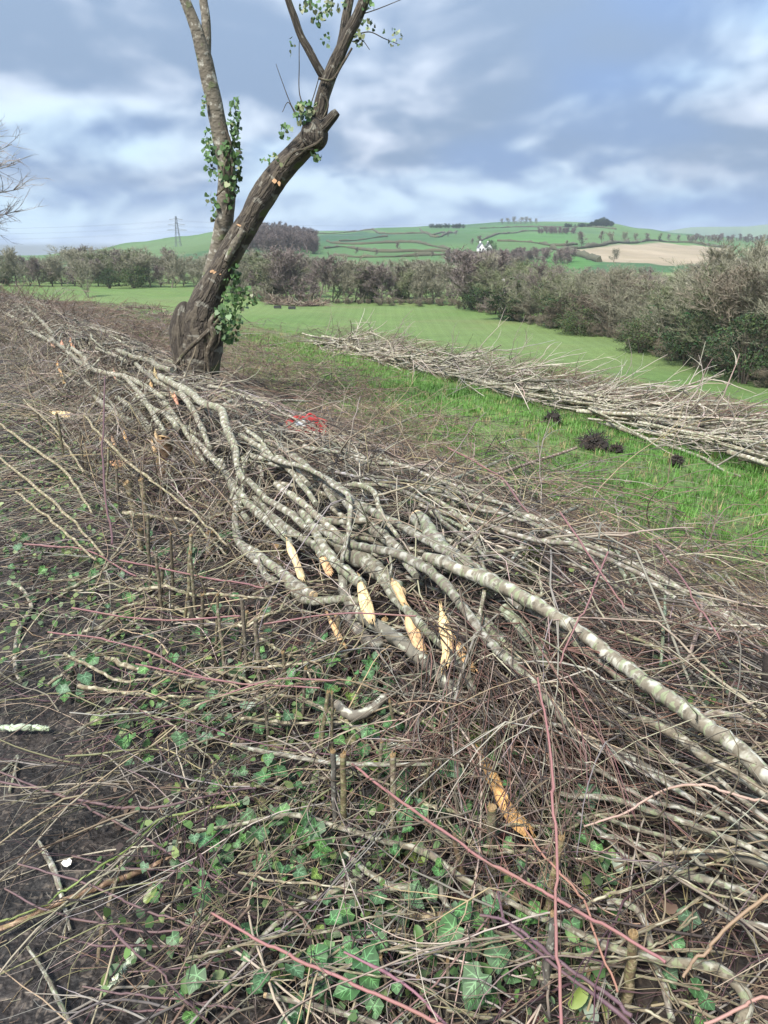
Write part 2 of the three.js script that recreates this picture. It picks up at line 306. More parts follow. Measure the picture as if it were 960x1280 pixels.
const FIELDS = [
  [[[706, 314], [760, 308], [826, 303], [861, 305], [913, 311], [907, 325], [872, 330], [837, 333], [808, 329], [756, 328], [732, 322]], [0.36, 0.285, 0.19]],
  [[[836, 303], [862, 305], [870, 308], [850, 306.5]], [0.13, 0.2, 0.06]],
  [[[640, 336], [652, 326], [690, 315], [706, 316], [750, 329], [720, 345], [650, 345]], [0.085, 0.2, 0.045]],
  [[[396, 293], [454, 289], [491, 294], [484, 297], [430, 303], [400, 301]], [0.042, 0.105, 0.052]],
  [[[600, 302], [619, 295], [645, 292], [716, 291], [716, 305], [660, 303]], [0.09, 0.19, 0.05]],
  [[[424, 306], [510, 304], [565, 313], [517, 315], [454, 313]], [0.095, 0.175, 0.06]],
  [[[454, 288], [525, 285], [640, 280], [720, 280], [716, 289], [600, 291], [525, 292]], [0.075, 0.16, 0.05]],
  [[[100, 318], [170, 305], [300, 290], [300, 305], [180, 325], [100, 330]], [0.13, 0.18, 0.075]],
].map(([p, c]) => [poly(p), c]);
{
  const tb = new TB(), X = [], F = []; for (let x = -900; x <= 900; x += 6) X.push(x); for (let f = 262, d = 4; f < 1900; f += d, d = Math.min(12, d * 1.01)) F.push(f);
  for (const f of F) for (const x0 of X) {
    const x = x0 * (0.55 + f / 1500);
    const cell = fbm(x * 0.006 + 70, f * 0.003 + 70, 2);
    let c = mix3([0.06, 0.13, 0.05], [0.11, 0.175, 0.06], smooth(0.35, 0.65, cell));
    for (const [p, fc] of FIELDS) if (inside(p, x, f)) c = fc;
    if (c[0] > 0.3) c = mix3(c, [0.42, 0.34, 0.24], fbm(x * 0.05, f * 0.03, 3));
    const n = 0.8 + 0.4 * fbm(x * 0.03, f * 0.02, 4);
    tb.vert(x, hillY(x, f), -f, 0, 1, 0, c[1] > c[0] ? [c[0] * n * 0.6, c[1] * n * 0.74, c[2] * n * 0.6] : c.map(v => v * n * 0.7), x / 60, f / 60);
  }
  const w = X.length; for (let j = 0; j < F.length - 1; j++) for (let i = 0; i < w - 1; i++) { const a = j * w + i, b = a + w; tb.i.push(a, a + 1, b, b, a + 1, b + 1); }
  const g = tb.geometry(); g.computeVertexNormals(); const m = new THREE.Mesh(g, M.hill); m.userData.kind = 'structure'; top(m, 'far_hillside');
}
{ // the farther ridge that shows past the hill on the right
  const tb = new TB(), n = 90; for (let i = 0; i <= n; i++) { const x = mix(200, 2600, i / n), f = 3400; const px = 480 + 983 * x / f; const el = (306 - lookup([[500, 300], [820, 290], [870, 285], [930, 284.5], [960, 282], [1100, 284], [1400, 292]], px)) / 1045 + (fbm(x * 0.004, 3, 4) - 0.5) * 0.0016;
    const y = el * f * 1.05; for (const [k, ff, yy] of [[0, 2500, -60], [1, 3000, y * 0.45], [2, f, y], [3, 4400, -60]]) tb.vert(x * ff / f, yy, -ff, 0, 1, 0, mix3([0.05, 0.085, 0.05], [0.1, 0.15, 0.06], smooth(0.4, 0.6, fbm(x * 0.006, k * 3 + 5, 3))), x / 60, ff / 60); }
  for (let i = 0; i < n; i++) for (let k = 0; k < 3; k++) { const a = i * 4 + k; tb.i.push(a, a + 4, a + 1, a + 1, a + 4, a + 5); }
  const g = tb.geometry(); g.computeVertexNormals(); const m = new THREE.Mesh(g, M.hill); m.userData.kind = 'structure'; top(m, 'distant_hills');
}
// hedgerows between the far fields, each a thing of its own
function hedgerow(pts, h, label) {
  const w = pts.map(([a, b]) => hitHill(a, b)), cv = new THREE.CatmullRomCurve3(w, false, 'centripetal'), len = cv.getLength(), n = Math.max(6, Math.round(len / 5));
  const P = cv.getSpacedPoints(n).map(p => V(p.x, hillY(p.x, -p.z) + h * 0.25, p.z)), tb = new TB();
  tb.tube(P, t => h * 0.72, 7, (t, u, l) => { const k = 0.7 + 0.6 * fbm(l * 0.2, u * 6 + h, 3); return [0.075 * k, 0.075 * k, 0.045 * k]; }, { rough: (t, u, l) => (fbm(l * 0.23 + h * 9, u * 5, 3) - 0.5) * 2.2 + (vnoise(l * 0.06 + h * 5, 3) - 0.5) * 1.1 });
  const m = new THREE.Mesh(tb.geometry(w[0]), M.tree); m.position.copy(w[0]); top(m, 'hedgerow'); tag(m, label ?? 'thin dark hedgerow dividing the green fields of the far hillside', 'hedge', label ? undefined : 'hedgerows on the far hillside'); return m;
}
[[[396, 292], [454, 288.5], [491, 293], [525, 292], [544, 297], [570, 290]], [[424, 302], [454, 300], [484, 296]], [[409, 302], [424, 305], [465, 305], [510, 303.5], [540, 308], [562, 312]],
  [[405, 311], [427, 309], [454, 313], [480, 316], [517, 315], [570, 315]], [[525, 286.5], [540, 294], [562, 290]], [[600, 302], [619, 294], [645, 291.5], [660, 289], [716, 290]], [[622, 302], [660, 303], [697, 308], [720, 306]],
  [[418, 320], [470, 322], [540, 320], [600, 318]], [[640, 320], [670, 315], [690, 312]], [[600, 286], [650, 284], [720, 284], [770, 287]]].forEach(p => hedgerow(p, 1.5));
hedgerow([[690, 312], [706, 315], [728, 321.5], [750, 328]], 2.2, 'dark hedgerow along the lower left edge of the pale brown field');
hedgerow([[706, 313], [750, 308], [790, 304.5], [826, 302], [861, 303.5], [915, 311]], 2.0, 'dark hedgerow along the top of the pale brown field');

// ---------------------------------------------------------------- bare trees
function bareTree(o) {                    // returns { trunk, crown } geometries, height 1 = o.h metres
  rnd = rngOf(o.seed); const tr = new TB(), cr = new TB(), h = o.h;
  const twc = () => { const k = R(0.75, 1.25), c = pick(o.twigs); return [c[0] * k, c[1] * k, c[2] * k]; };
  const trunks = o.stems ?? 1;
  const blade = (p, d, L, w) => { const e = V(p.x + d.x * L, p.y + d.y * L, p.z + d.z * L), q = V(R(-1, 1), R(-1, 1), R(-1, 1)).cross(d).normalize().multiplyScalar(w); cr.tri(V(p.x - q.x, p.y - q.y, p.z - q.z), V(p.x + q.x, p.y + q.y, p.z + q.z), e, twc()); };
  for (let s = 0; s < trunks; s++) {
    const pts = [], n = 9, lean = V(R(-0.14, 0.14), 1, R(-0.14, 0.14)); if (trunks > 1) { lean.x += R(-0.35, 0.35); lean.z += R(-0.35, 0.35); }
    let p = V(trunks > 1 ? R(-0.5, 0.5) : 0, -0.3, trunks > 1 ? R(-0.5, 0.5) : 0); const sh = h * (s ? R(0.7, 0.95) : 0.95) * 0.9, d = lean.normalize();
    for (let k = 0; k <= n; k++) { pts.push(p.clone()); d.x += R(-0.07, 0.07); d.z += R(-0.07, 0.07); d.normalize(); p.addScaledVector(d, (sh + 0.3) / n); }
    const r0 = h * o.girth / Math.sqrt(trunks);
    tr.tube(pts, t => r0 * (1 - t * 0.88) + (t < 0.05 ? r0 * 0.4 : 0), 7, (t, u, l) => { const k = 0.7 + 0.6 * vnoise(u * 8, l * 2); return o.bark.map(v => v * k); }, { caps: false });
    const N = Math.round(o.n1 / trunks);
    for (let b = 0; b < N; b++) {
      const t = o.clear + (1 - o.clear) * (b + rnd()) / N, at = t * n, k = Math.min(n - 1, Math.floor(at)), q = pts[k].clone().lerp(pts[k + 1], at - k);
      const az = R(0, 6.283), up = mix(o.up0, o.up1, t) + R(-0.2, 0.2), dir = V(Math.cos(az) * Math.cos(up), Math.sin(up), Math.sin(az) * Math.cos(up));
      const prof = Math.pow(Math.sin(Math.PI * clamp(0.18 + 0.74 * (t - o.clear) / (1 - o.clear))), 0.7), L1 = h * o.spread * prof * R(0.7, 1.2);
      const bp = [q.clone()], bd = dir.clone(); let bq = q.clone();
      for (let m = 0; m < 5; m++) { bd.add(V(R(-0.22, 0.22), R(-0.08, 0.26), R(-0.22, 0.22))).normalize(); bq = bq.clone().addScaledVector(bd, L1 / 5); bp.push(bq); }
      const rb = r0 * (1 - t * 0.85) * 0.42; tr.tube(bp, u => rb * (1 - 0.85 * u), 4, o.bark.map(v => v * 1.15), { caps: false });
      for (let c = 0; c < o.n2; c++) {
        const at2 = R(0.2, 1) * 5, k2 = Math.min(4, Math.floor(at2)), q2 = bp[k2].clone().lerp(bp[k2 + 1], at2 - k2), d2 = bd.clone().add(V(R(-1, 1), R(-0.5, 1), R(-1, 1))).normalize(), L2 = L1 * R(0.28, 0.5);
        blade(q2, d2, L2, 0.018 * h / 10 + 0.006);
        for (let e = 0; e < o.n3; e++) { const q3 = q2.clone().addScaledVector(d2, L2 * R(0.15, 1)), d3 = d2.clone().add(V(R(-0.9, 0.9), R(-0.5, 0.9), R(-0.9, 0.9))).normalize(), L3 = L2 * R(0.4, 0.75) * (o.fine ?? 1); blade(q3, d3, L3, o.tw);
          for (let g = 0; g < o.n4; g++) { const d4 = d3.clone().add(V(R(-0.9, 0.9), R(-0.4, 0.9), R(-0.9, 0.9))).normalize(); blade(q3.clone().addScaledVector(d3, L3 * R(0.2, 0.95)), d4, L3 * R(0.35, 0.7), o.tw * 0.8); } }
        if (o.ivy && rnd() < o.ivy * (1 - t)) for (let e = 0; e < 26; e++) leafQuad(cr, q2.clone().add(V(R(-0.5, 0.5), R(-0.5, 0.5), R(-0.5, 0.5))), R(0.12, 0.26), [0.03 * R(0.6, 1.4), 0.055 * R(0.6, 1.4), 0.02]);
      }
    }
    if (o.ivy) for (let e = 0; e < 700 * o.ivy; e++) { const t = R(0.02, 0.75), k = Math.floor(t * n), q = pts[k].clone().lerp(pts[k + 1], t * n - k), a = R(0, 6.283), rr = r0 + R(0, 0.5) * (1 - t); leafQuad(cr, q.add(V(Math.cos(a) * rr, 0, Math.sin(a) * rr)), R(0.1, 0.22), [0.032 * R(0.6, 1.4), 0.06 * R(0.6, 1.4), 0.02]); }
  }
  return { trunk: tr.geometry(), crown: cr.geometry() };
}
function leafQuad(tb, p, s, c) { const a = V(R(-1, 1), R(-1, 1), R(-1, 1)).normalize(), b = V(R(-1, 1), R(-1, 1), R(-1, 1)).cross(a).normalize(); tb.tri(p.clone().addScaledVector(a, s), p.clone().addScaledVector(b, s * 0.6), p.clone().addScaledVector(a, -s * 0.7), c); }
function leafyBush(seed, h, w, n, cols) {    // evergreen bush: stems and leaf clumps
  rnd = rngOf(seed); const tr = new TB(), cr = new TB();
  for (let k = 0; k < 9; k++) { const a = R(0, 6.28), rr = R(0.2, 0.8) * w, e = V(Math.cos(a) * rr, h * R(0.5, 0.95), Math.sin(a) * rr); tr.tube(curve([V(R(-0.2, 0.2), -0.2, R(-0.2, 0.2)), V(e.x * 0.4, e.y * 0.5, e.z * 0.4), e], 6), t => 0.06 * (1 - 0.8 * t), 5, [0.06, 0.05, 0.04]); }
  for (let k = 0; k < 70; k++) { const a = R(0, 6.283), v = Math.acos(R(-0.85, 1)), rr = Math.pow(R(0.2, 1), 0.4) * R(0.85, 1.1), c = V(Math.sin(v) * Math.cos(a) * w * rr, h * 0.52 + Math.cos(v) * h * 0.48 * rr, Math.sin(v) * Math.sin(a) * w * rr), cl = R(0.25, 0.6) * w * 0.6;
    const col = pick(cols), kk = R(0.75, 1.3); for (let e = 0; e < n / 70; e++) leafQuad(cr, V(c.x + R(-1, 1) * cl, c.y + R(-1, 1) * cl * 0.7, c.z + R(-1, 1) * cl), R(0.07, 0.16), col.map(x => x * kk * R(0.7, 1.3))); }
  return { trunk: tr.geometry(), crown: cr.geometry() };
}
const OLIVE = [[0.215, 0.205, 0.145], [0.18, 0.175, 0.12], [0.26, 0.248, 0.185]], PURPLE = [[0.175, 0.142, 0.132], [0.145, 0.115, 0.105], [0.205, 0.172, 0.155]], GREYB = [[0.215, 0.195, 0.155], [0.17, 0.152, 0.12], [0.26, 0.235, 0.195]], OCHRE = [[0.19, 0.16, 0.12], [0.15, 0.125, 0.095], [0.23, 0.195, 0.15]], MOSS = [[0.155, 0.172, 0.09], [0.19, 0.2, 0.115], [0.12, 0.135, 0.075]];
const base = { girth: 0.018, clear: 0.12, n1: 24, n2: 9, n3: 8, n4: 3, up0: 0.35, up1: 1.1, spread: 0.36, tw: 0.034, bark: [0.13, 0.12, 0.09] };
const KINDS = [
  { ...base, seed: 11, h: 10, twigs: OLIVE, label: 'bare olive-grey spreading tree' }, { ...base, seed: 12, h: 12, twigs: GREYB, clear: 0.3, spread: 0.26, up0: 0.7, up1: 1.25, label: 'tall bare grey-brown tree with upswept branches' },
  { ...base, seed: 13, h: 9, twigs: PURPLE, spread: 0.34, n3: 8, label: 'bare purple-brown tree' }, { ...base, seed: 14, h: 11, twigs: OLIVE, clear: 0.15, stems: 3, n1: 27, label: 'bare olive tree with several stems' },
  { ...base, seed: 15, h: 12, twigs: MOSS, ivy: 0.5, spread: 0.28, up0: 0.6, up1: 1.2, label: 'bare mossy tree with ivy on its trunk' }, { ...base, seed: 16, h: 6, twigs: OCHRE, stems: 6, clear: 0.06, n1: 42, n2: 7, girth: 0.02, spread: 0.42, label: 'low bare buff thicket shrub' },
  { ...base, seed: 17, h: 12, twigs: GREYB, clear: 0.35, spread: 0.2, up0: 0.8, up1: 1.3, stems: 2, n1: 30, bark: [0.3, 0.28, 0.22], label: 'slender bare tree with pale trunks' }, { ...base, seed: 18, h: 8, twigs: MOSS, stems: 4, clear: 0.1, n1: 32, ivy: 0.25, label: 'bare green-mossed willow-like tree' },
];
const PROTO = KINDS.map(k => ({ ...bareTree(k), h: k.h, label: k.label })), NEARP = KINDS.map(k => ({ ...bareTree({ ...k, n1: k.n1 + 4, n2: 10, n3: 9, n4: 4, tw: 0.014, fine: 0.7 }), h: k.h, label: k.label }));
const BUSH = [leafyBush(31, 4.5, 2.3, 4200, [[0.035, 0.06, 0.024], [0.05, 0.075, 0.03], [0.025, 0.045, 0.02]]), leafyBush(32, 3.8, 2.2, 4200, [[0.06, 0.085, 0.03], [0.04, 0.06, 0.022]])];
function plant(proto, p, h, name, label, group, wide = 1) {
  const g = new THREE.Group(); part('trunk', proto.trunk, M.tree, g); part('crown', proto.crown, M.tree, g);
  const k = h / proto.h; g.position.copy(p); g.scale.set(k * wide, k, k * wide); g.rotation.y = R(0, 6.283);
  top(g, name); tag(g, label, 'tree', group); return g;
}
BUSH.forEach((b, i) => { b.h = [4.5, 3.8][i]; });
// woodland belt along the foot of the field: foot line, crown line
const FOOT = [[-60, 362], [60, 362], [240, 362], [300, 374], [340, 381], [420, 383], [520, 385], [560, 386], [590, 391], [620, 399], [650, 406], [680, 413], [720, 421], [760, 429], [800, 441], [850, 456], [900, 471], [960, 489], [1060, 515]];
const CROWN = [[-60, 322], [0, 318], [60, 322], [110, 312], [160, 318], [220, 318], [260, 322], [300, 322], [340, 318], [400, 325], [450, 334], [500, 330], [560, 330], [610, 322], [660, 332], [700, 340], [750, 344], [800, 344], [850, 340], [900, 327], [960, 316], [1060, 306]];
rnd = rngOf(404);
{
  const place = (px, back, kind, topPx, lo, hi, wide, group) => {
    const foot = hit(px, lookup(FOOT, px) - 2, 0, 0, 330).p, d = Math.hypot(foot.x, foot.z), k = (d + back) / d, x = foot.x * k, z = foot.z * k;
    const f = -z, y = f > 300 ? Math.max(ground(x, f), hillY(x, f)) : ground(x, f), tp = atF(px, topPx, f).p.y;
    const h = clamp((tp - y) * 1.2, lo, hi); plant((d < 110 ? NEARP : PROTO)[kind], V(x, y - 0.1, z), h, ['spreading_tree', 'tall_tree', 'purple_tree', 'many_stemmed_tree', 'ivy_tree', 'thicket_shrub', 'pale_trunk_tree', 'willow_tree'][kind], `${PROTO[kind].label} in the woodland below the field`, `${PROTO[kind].label} in the woodland`, wide);
  };
  // the back of the wood, then the middle, then its front edge with low shrubs
  for (let px = -40; px < 1040; px += R(10, 15)) place(px, R(45, 100), px > 560 ? pick([2, 2, 1, 6, 3]) : pick([0, 1, 3, 0, 2]), lookup(CROWN, px) + R(-3, 8), 6, 20, R(1.4, 2.0));
  for (let px = -40; px < 1050; px += R(9, 14)) place(px, R(14, 40), px > 820 ? pick([1, 6, 3, 1, 4]) : px > 640 ? pick([2, 0, 2, 7, 4]) : px > 540 ? pick([2, 0, 3, 2]) : pick([0, 3, 7, 1, 0]), lookup(CROWN, px) + R(2, 18), 5, 19, R(1.4, 1.9));
  for (let px = -30; px < 1050; px += R(10, 16)) place(px, R(3, 10), px > 700 ? pick([7, 0, 3, 5]) : pick([2, 0, 3, 7]), mix(lookup(CROWN, px), lookup(FOOT, px), R(0.0, 0.45)), 4, 15, R(1.3, 1.8));
  for (let px = 300; px < 1060; px += R(10, 15)) place(px, R(0, 4), 5, lookup(FOOT, px) - (px > 600 ? R(12, 30) : R(8, 15)), 1.0, 3, R(1.2, 1.7));
  const ev = (px, dy, back, h, w, b, label) => { const q = hit(px, lookup(FOOT, px) - dy, 0, 0, 330).p, d = Math.hypot(q.x, q.z), k = (d + back) / d; const g = plant(BUSH[b], V(q.x * k, ground(q.x * k, -q.z * k) - 0.2, q.z * k), h, 'evergreen_bush', label, undefined, w); g.userData.category = 'bush'; };
  ev(858, 2, -1, 5.2, 1.0, 0, 'dark green evergreen bush at the wood edge between two buff thickets'); ev(928, 2, -1.5, 5.4, 1.05, 0, 'large dark evergreen bush at the wood edge behind the pale log pile'); ev(800, 2, -1, 3.6, 1.1, 1, 'low olive-green bush at the wood edge below the pale brown field');
  ev(600, 2, 4, 4.2, 1.5, 0, 'dark evergreen bush beside the pale house among the trees'); ev(722, 2, 0, 3.4, 1.3, 1, 'olive-green bush in the shaded edge of the purple trees');
  ev(137, 1, 3, 5, 1.2, 0, 'dark evergreen bush at the field edge beside a round-topped bare tree'); ev(168, 1, 2, 5.5, 1.3, 1, 'rounded olive bush standing in front of the far field edge');
}
// round-topped bare trees that stand alone before the far field edge
for (const [px, py, tp, k, w, label] of [[112, 372, 318, 3, 1.0, 'round bare olive tree standing before the left field edge'], [20, 352, 310, 0, 1.2, 'bare olive tree above the far end of the hedge']]) { const q = hit(px, py, 0, 0, 330).p; plant(PROTO[k], q, atF(px, tp, -q.z).p.y - q.y, 'spreading_tree', label, undefined, w); }
// trees and copses on the hillside
rnd = rngOf(77);
for (const [px, py, hpx, k, label] of [[498, 313, 9, 2], [598, 305, 9, 2], [590, 306, 7, 2], [628, 280, 6, 0], [636, 280, 7, 3], [643, 280, 8, 0], [650, 280, 8, 3], [657, 280, 8, 0], [664, 280, 7, 3], [670, 280, 6, 0], [767, 328, 15, 0, 'small round bare tree at the lower edge of the pale brown field'], [727, 308, 16, 2], [752, 306, 15, 1], [766, 305, 14, 3], [781, 304, 12, 0], [795, 303, 10, 0], [708, 314, 12, 1], [705, 291, 5, 2], [690, 291, 5, 2], [675, 291, 5, 2], [810, 302, 9, 2], [824, 302, 9, 4], [836, 302, 8, 2], [848, 303, 8, 2], [866, 304, 8, 0], [560, 296, 6, 2], [570, 294, 5, 2], [640, 322, 7, 2], [655, 322, 7, 2], [670, 320, 7, 2], [560, 322, 8, 2], [540, 322, 7, 2], [520, 324, 8, 0], [445, 318, 8, 2], [470, 320, 7, 2], [580, 322, 9, 2], [620, 322, 8, 2]]) {
  const p = hitHill(px, py), h = hpx / 924 * Math.hypot(p.x, p.z) * 0.97;
  plant(PROTO[k], p, h, 'hillside_tree', label ?? `${PROTO[k].label} on the far green hillside`, label ? undefined : `${PROTO[k].label} on the far hillside`, R(1.2, 1.6));
}
// wooded knoll on the left of the hill, and the dark copses on the skyline: far woods that read as one mass each
function wood(name, label, spots, geoms, k, dark) {
  const g = mergeGeometries([geoms.trunk, geoms.crown]), m = new THREE.InstancedMesh(g, M.tree, spots.length), q = new THREE.Quaternion(), mm = new THREE.Matrix4();
  spots.forEach(([p, h, w], i) => { q.setFromAxisAngle(V(0, 1, 0), R(0, 6.28)); mm.compose(p, q, V(h / k * w, h / k, h / k * w)); m.setMatrixAt(i, mm); m.setColorAt(i, new THREE.Color().setScalar(dark * R(0.75, 1.2))); });
  top(m, name); tag(m, label, 'woodland', undefined, 'stuff');
}
{
  const sp = []; for (let i = 0; i < 300; i++) { const px = R(298, 394), t = rnd(), py = mix(lookup([[298, 293], [345, 287], [395, 298]], px), 318, t); sp.push([hitHill(px, py), R(6, 10), R(1, 1.5)]); }
  wood('woodland', 'dark bare wood covering the knoll behind the tree', sp, PROTO[2], 9, 0.85);
  const s2 = []; for (let i = 0; i < 26; i++) { const px = R(738, 766), p = hitHill(px, 283); s2.push([p, (9 - Math.abs(px - 752) * 0.35) * 1.35 * R(0.8, 1.1), R(0.9, 1.2)]); }
  for (let i = 0; i < 22; i++) s2.push([hitHill(R(705, 740), 284), R(3, 6), R(0.8, 1.2)]);
  wood('copse', 'dark evergreen copse on the skyline right of the bare trees', s2, BUSH[0], 4.5, 0.8);
  const s3 = []; for (let i = 0; i < 26; i++) s3.push([hitHill(R(537, 580), 285.5), R(4, 6.5), R(0.7, 1.1)]);
  wood('copse', 'thin dark line of conifers on the skyline', s3, BUSH[0], 4.5, 0.7);
  const s4 = []; for (let i = 0; i < 80; i++) { const px = R(560, 720); s4.push([hitHill(px, 325 + R(0, 8)), R(3, 6), R(1.2, 1.9)]); }
  for (let i = 0; i < 60; i++) { const px = R(860, 960); s4.push([hitHill(px, R(299, 304)), R(4, 8), R(1, 1.5)]); }
  wood('woodland', 'purple-brown bare wood in the bottom of the valley', s4, PROTO[2], 9, 1.1);
  const s5 = []; for (let i = 0; i < 40; i++) s5.push([hitHill(R(672, 718), R(291, 293)), R(4, 7), R(1, 1.5)]);
  wood('copse', 'grey bare strip of trees high on the green hillside', s5, PROTO[2], 9, 1);
}
// white cottage with two gables on the hill, and the pale house among the trees
function cottage(p, w, d, h, roofH, label, turn, wallC, roofC, wings) {
  const g = new THREE.Group(), wm = std({ color: new THREE.Color(...wallC) }), rm = std({ color: new THREE.Color(...roofC) }), dm = std({ color: new THREE.Color(0.03, 0.035, 0.04), roughness: 0.2 });
  const gable = (ww, hh, rh, dep) => { const s = new THREE.Shape(); s.moveTo(-ww / 2, 0); s.lineTo(ww / 2, 0); s.lineTo(ww / 2, hh); s.lineTo(0, hh + rh); s.lineTo(-ww / 2, hh); const e = new THREE.ExtrudeGeometry(s, { depth: dep, bevelEnabled: false }); e.translate(0, 0, -dep / 2); return e; };
  for (const [ox, oz, ww, dd, ry] of wings) {
    const b = part('wall', gable(ww, h, roofH, dd), wm, g); b.position.set(ox, 0, oz); b.rotation.y = ry;
    for (const sd of [-1, 1]) { const sl = Math.hypot(ww / 2, roofH) + 0.35, r = part('roof', new THREE.BoxGeometry(sl, 0.18, dd + 0.5), rm, b); r.position.set(sd * ww / 4 * 1.06, h + roofH / 2 + 0.06, 0); r.rotation.z = -sd * Math.atan2(roofH, ww / 2); }
    for (const wx of [-ww / 4, ww / 4]) for (const wy of [h * 0.28, h * 0.74]) part('window', new THREE.BoxGeometry(0.9, 1.1, 0.1).translate(wx, wy, dd / 2 + 0.03), dm, b);
    part('chimney', new THREE.BoxGeometry(0.7, 1.4, 0.7).translate(0, h + roofH + 0.4, -dd / 2 + 0.6), wm, b);
  }
  g.position.copy(p); g.rotation.y = turn; top(g, 'cottage'); tag(g, label, 'house'); return g;
}
cottage(hitHill(605, 318), 8, 6, 3.4, 2.4, 'white cottage with two gables on the far hillside', 0.1, [0.85, 0.85, 0.85], [0.12, 0.12, 0.14], [[-2, 0, 3.4, 5, 0], [2.2, 0.5, 3.4, 5, 0]]);
{ const p = hitHill(613, 320); plant(BUSH[0], p, 8, 'evergreen_bush', 'dark evergreen tree beside the white cottage', undefined, 0.8); }
{ const q = hit(626, 396, 0, 0, 330).p, d = 1.12, x = q.x * d, f = -q.z * d; cottage(V(x, ground(x, f), -f), 7, 6, 2.0, 1.5, 'small pale house half hidden among the trees below the field', -0.5, [0.75, 0.74, 0.7], [0.5, 0.5, 0.52], [[0, 0, 3.2, 4, 0.3]]); }

// ---------------------------------------------------------------- pylon and its lines
{
  const p = hit(228, 364, 0, 0, 330).p, k = 560 / -p.z, q = V(p.x * k, -8.6, -560), H = atF(228, 270, 560).p.y - q.y, g = new THREE.Group(), mt = std({ color: new THREE.Color(0.22, 0.24, 0.26), roughness: 0.5, metalness: 0.6 });
  const lat = new TB(), W = t => mix(2.9, 0.35, Math.pow(t, 0.75)), cs = [[1, 1], [1, -1], [-1, -1], [-1, 1]], pt = (c, t) => V(cs[c % 4][0] * W(t), H * t, cs[c % 4][1] * W(t));
  for (let c = 0; c < 4; c++) { const leg = new TB(); leg.tube([0, 0.33, 0.66, 1].map(t => pt(c, t)), () => 0.14, 4, [1, 1, 1]); part('leg', leg.geometry(), mt, g); for (let s = 0; s < 9; s++) { const a = s / 9, b = (s + 1) / 9; lat.tube([pt(c, a), pt(c + 1, b)], () => 0.07, 3, [1, 1, 1]); lat.tube([pt(c + 1, a), pt(c, b)], () => 0.07, 3, [1, 1, 1]); } }
  part('lattice', lat.geometry(), mt, g);
  const arms = [[0.68, 7.2], [0.8, 6.2], [0.92, 4.8]], ends = [];
  for (const [t, w] of arms) { const a = new TB(); for (const s of [-1, 1]) { a.tube([V(0, H * t + 0.9, 0), V(s * w, H * t, 0)], () => 0.13, 4, [1, 1, 1]); a.tube([V(0, H * t - 0.3, 0), V(s * w, H * t, 0)], () => 0.13, 4, [1, 1, 1]); ends.push(V(q.x + s * w, q.y + H * t - 0.8, q.z)); } part('cross_arm', a.geometry(), mt, g); }
  g.position.copy(q); top(g, 'pylon'); tag(g, 'steel lattice electricity pylon standing behind the far trees', 'pylon');
  const wm = std({ color: new THREE.Color(0.16, 0.17, 0.19), roughness: 0.6 });
  ends.forEach((e, i) => { for (const [dx, dz, dy] of [[-330, 30, 3], [330, -160, 12]]) { const tb = new TB(), pts = []; for (let k = 0; k <= 20; k++) { const t = k / 20; pts.push(V(dx * t, dy * t - 7 * 4 * t * (1 - t), dz * t)); } tb.tube(pts, () => 0.045, 3, [1, 1, 1]); const m = new THREE.Mesh(tb.geometry(), wm); m.position.copy(e); top(m, 'power_line'); tag(m, 'thin power line sagging away from the pylon', 'cable', 'power lines of the pylon'); } });
}

// ================================================================ TREE ON THE HEDGE LINE
const TF = 7.25;                                            // metres forward of the camera
function traceF(list, f) { return list.map(([px, py, w, df]) => { const a = atF(px, py, f + (df ?? 0)); return { p: a.p, r: w / 2 * a.depth / FPX * 0.83 }; }); }
function limbGeo(tr, n, sides, opt = {}) {
  const pts = curve(tr.map(q => q.p), n), r = t => { const a = t * (tr.length - 1), k = Math.min(tr.length - 2, Math.floor(a)); return mix(tr[k].r, tr[k + 1].r, a - k); };
  const us = new THREE.CatmullRomCurve3(tr.map(q => q.p), false, 'centripetal'); const P = []; for (let k = 0; k <= n; k++) P.push(us.getPoint(k / n));
  const sd = opt.seed ?? 0, am = opt.rough ?? 0.16;
  return new TB().tube(P, r, sides, opt.col ?? [1, 1, 1], { vscale: opt.vs ?? 1, us: opt.us ?? 1, caps: opt.caps, rough: (t, u, l) => (fbm(u * 5 + sd, l * 3 + sd, 3, 5, 256) - 0.5) * am * 2 + (fbm(u * 11 + sd, l * 9, 2, 11, 256) - 0.5) * am }).geometry(opt.origin);
}
const treeBase = V(0, 0, 0);
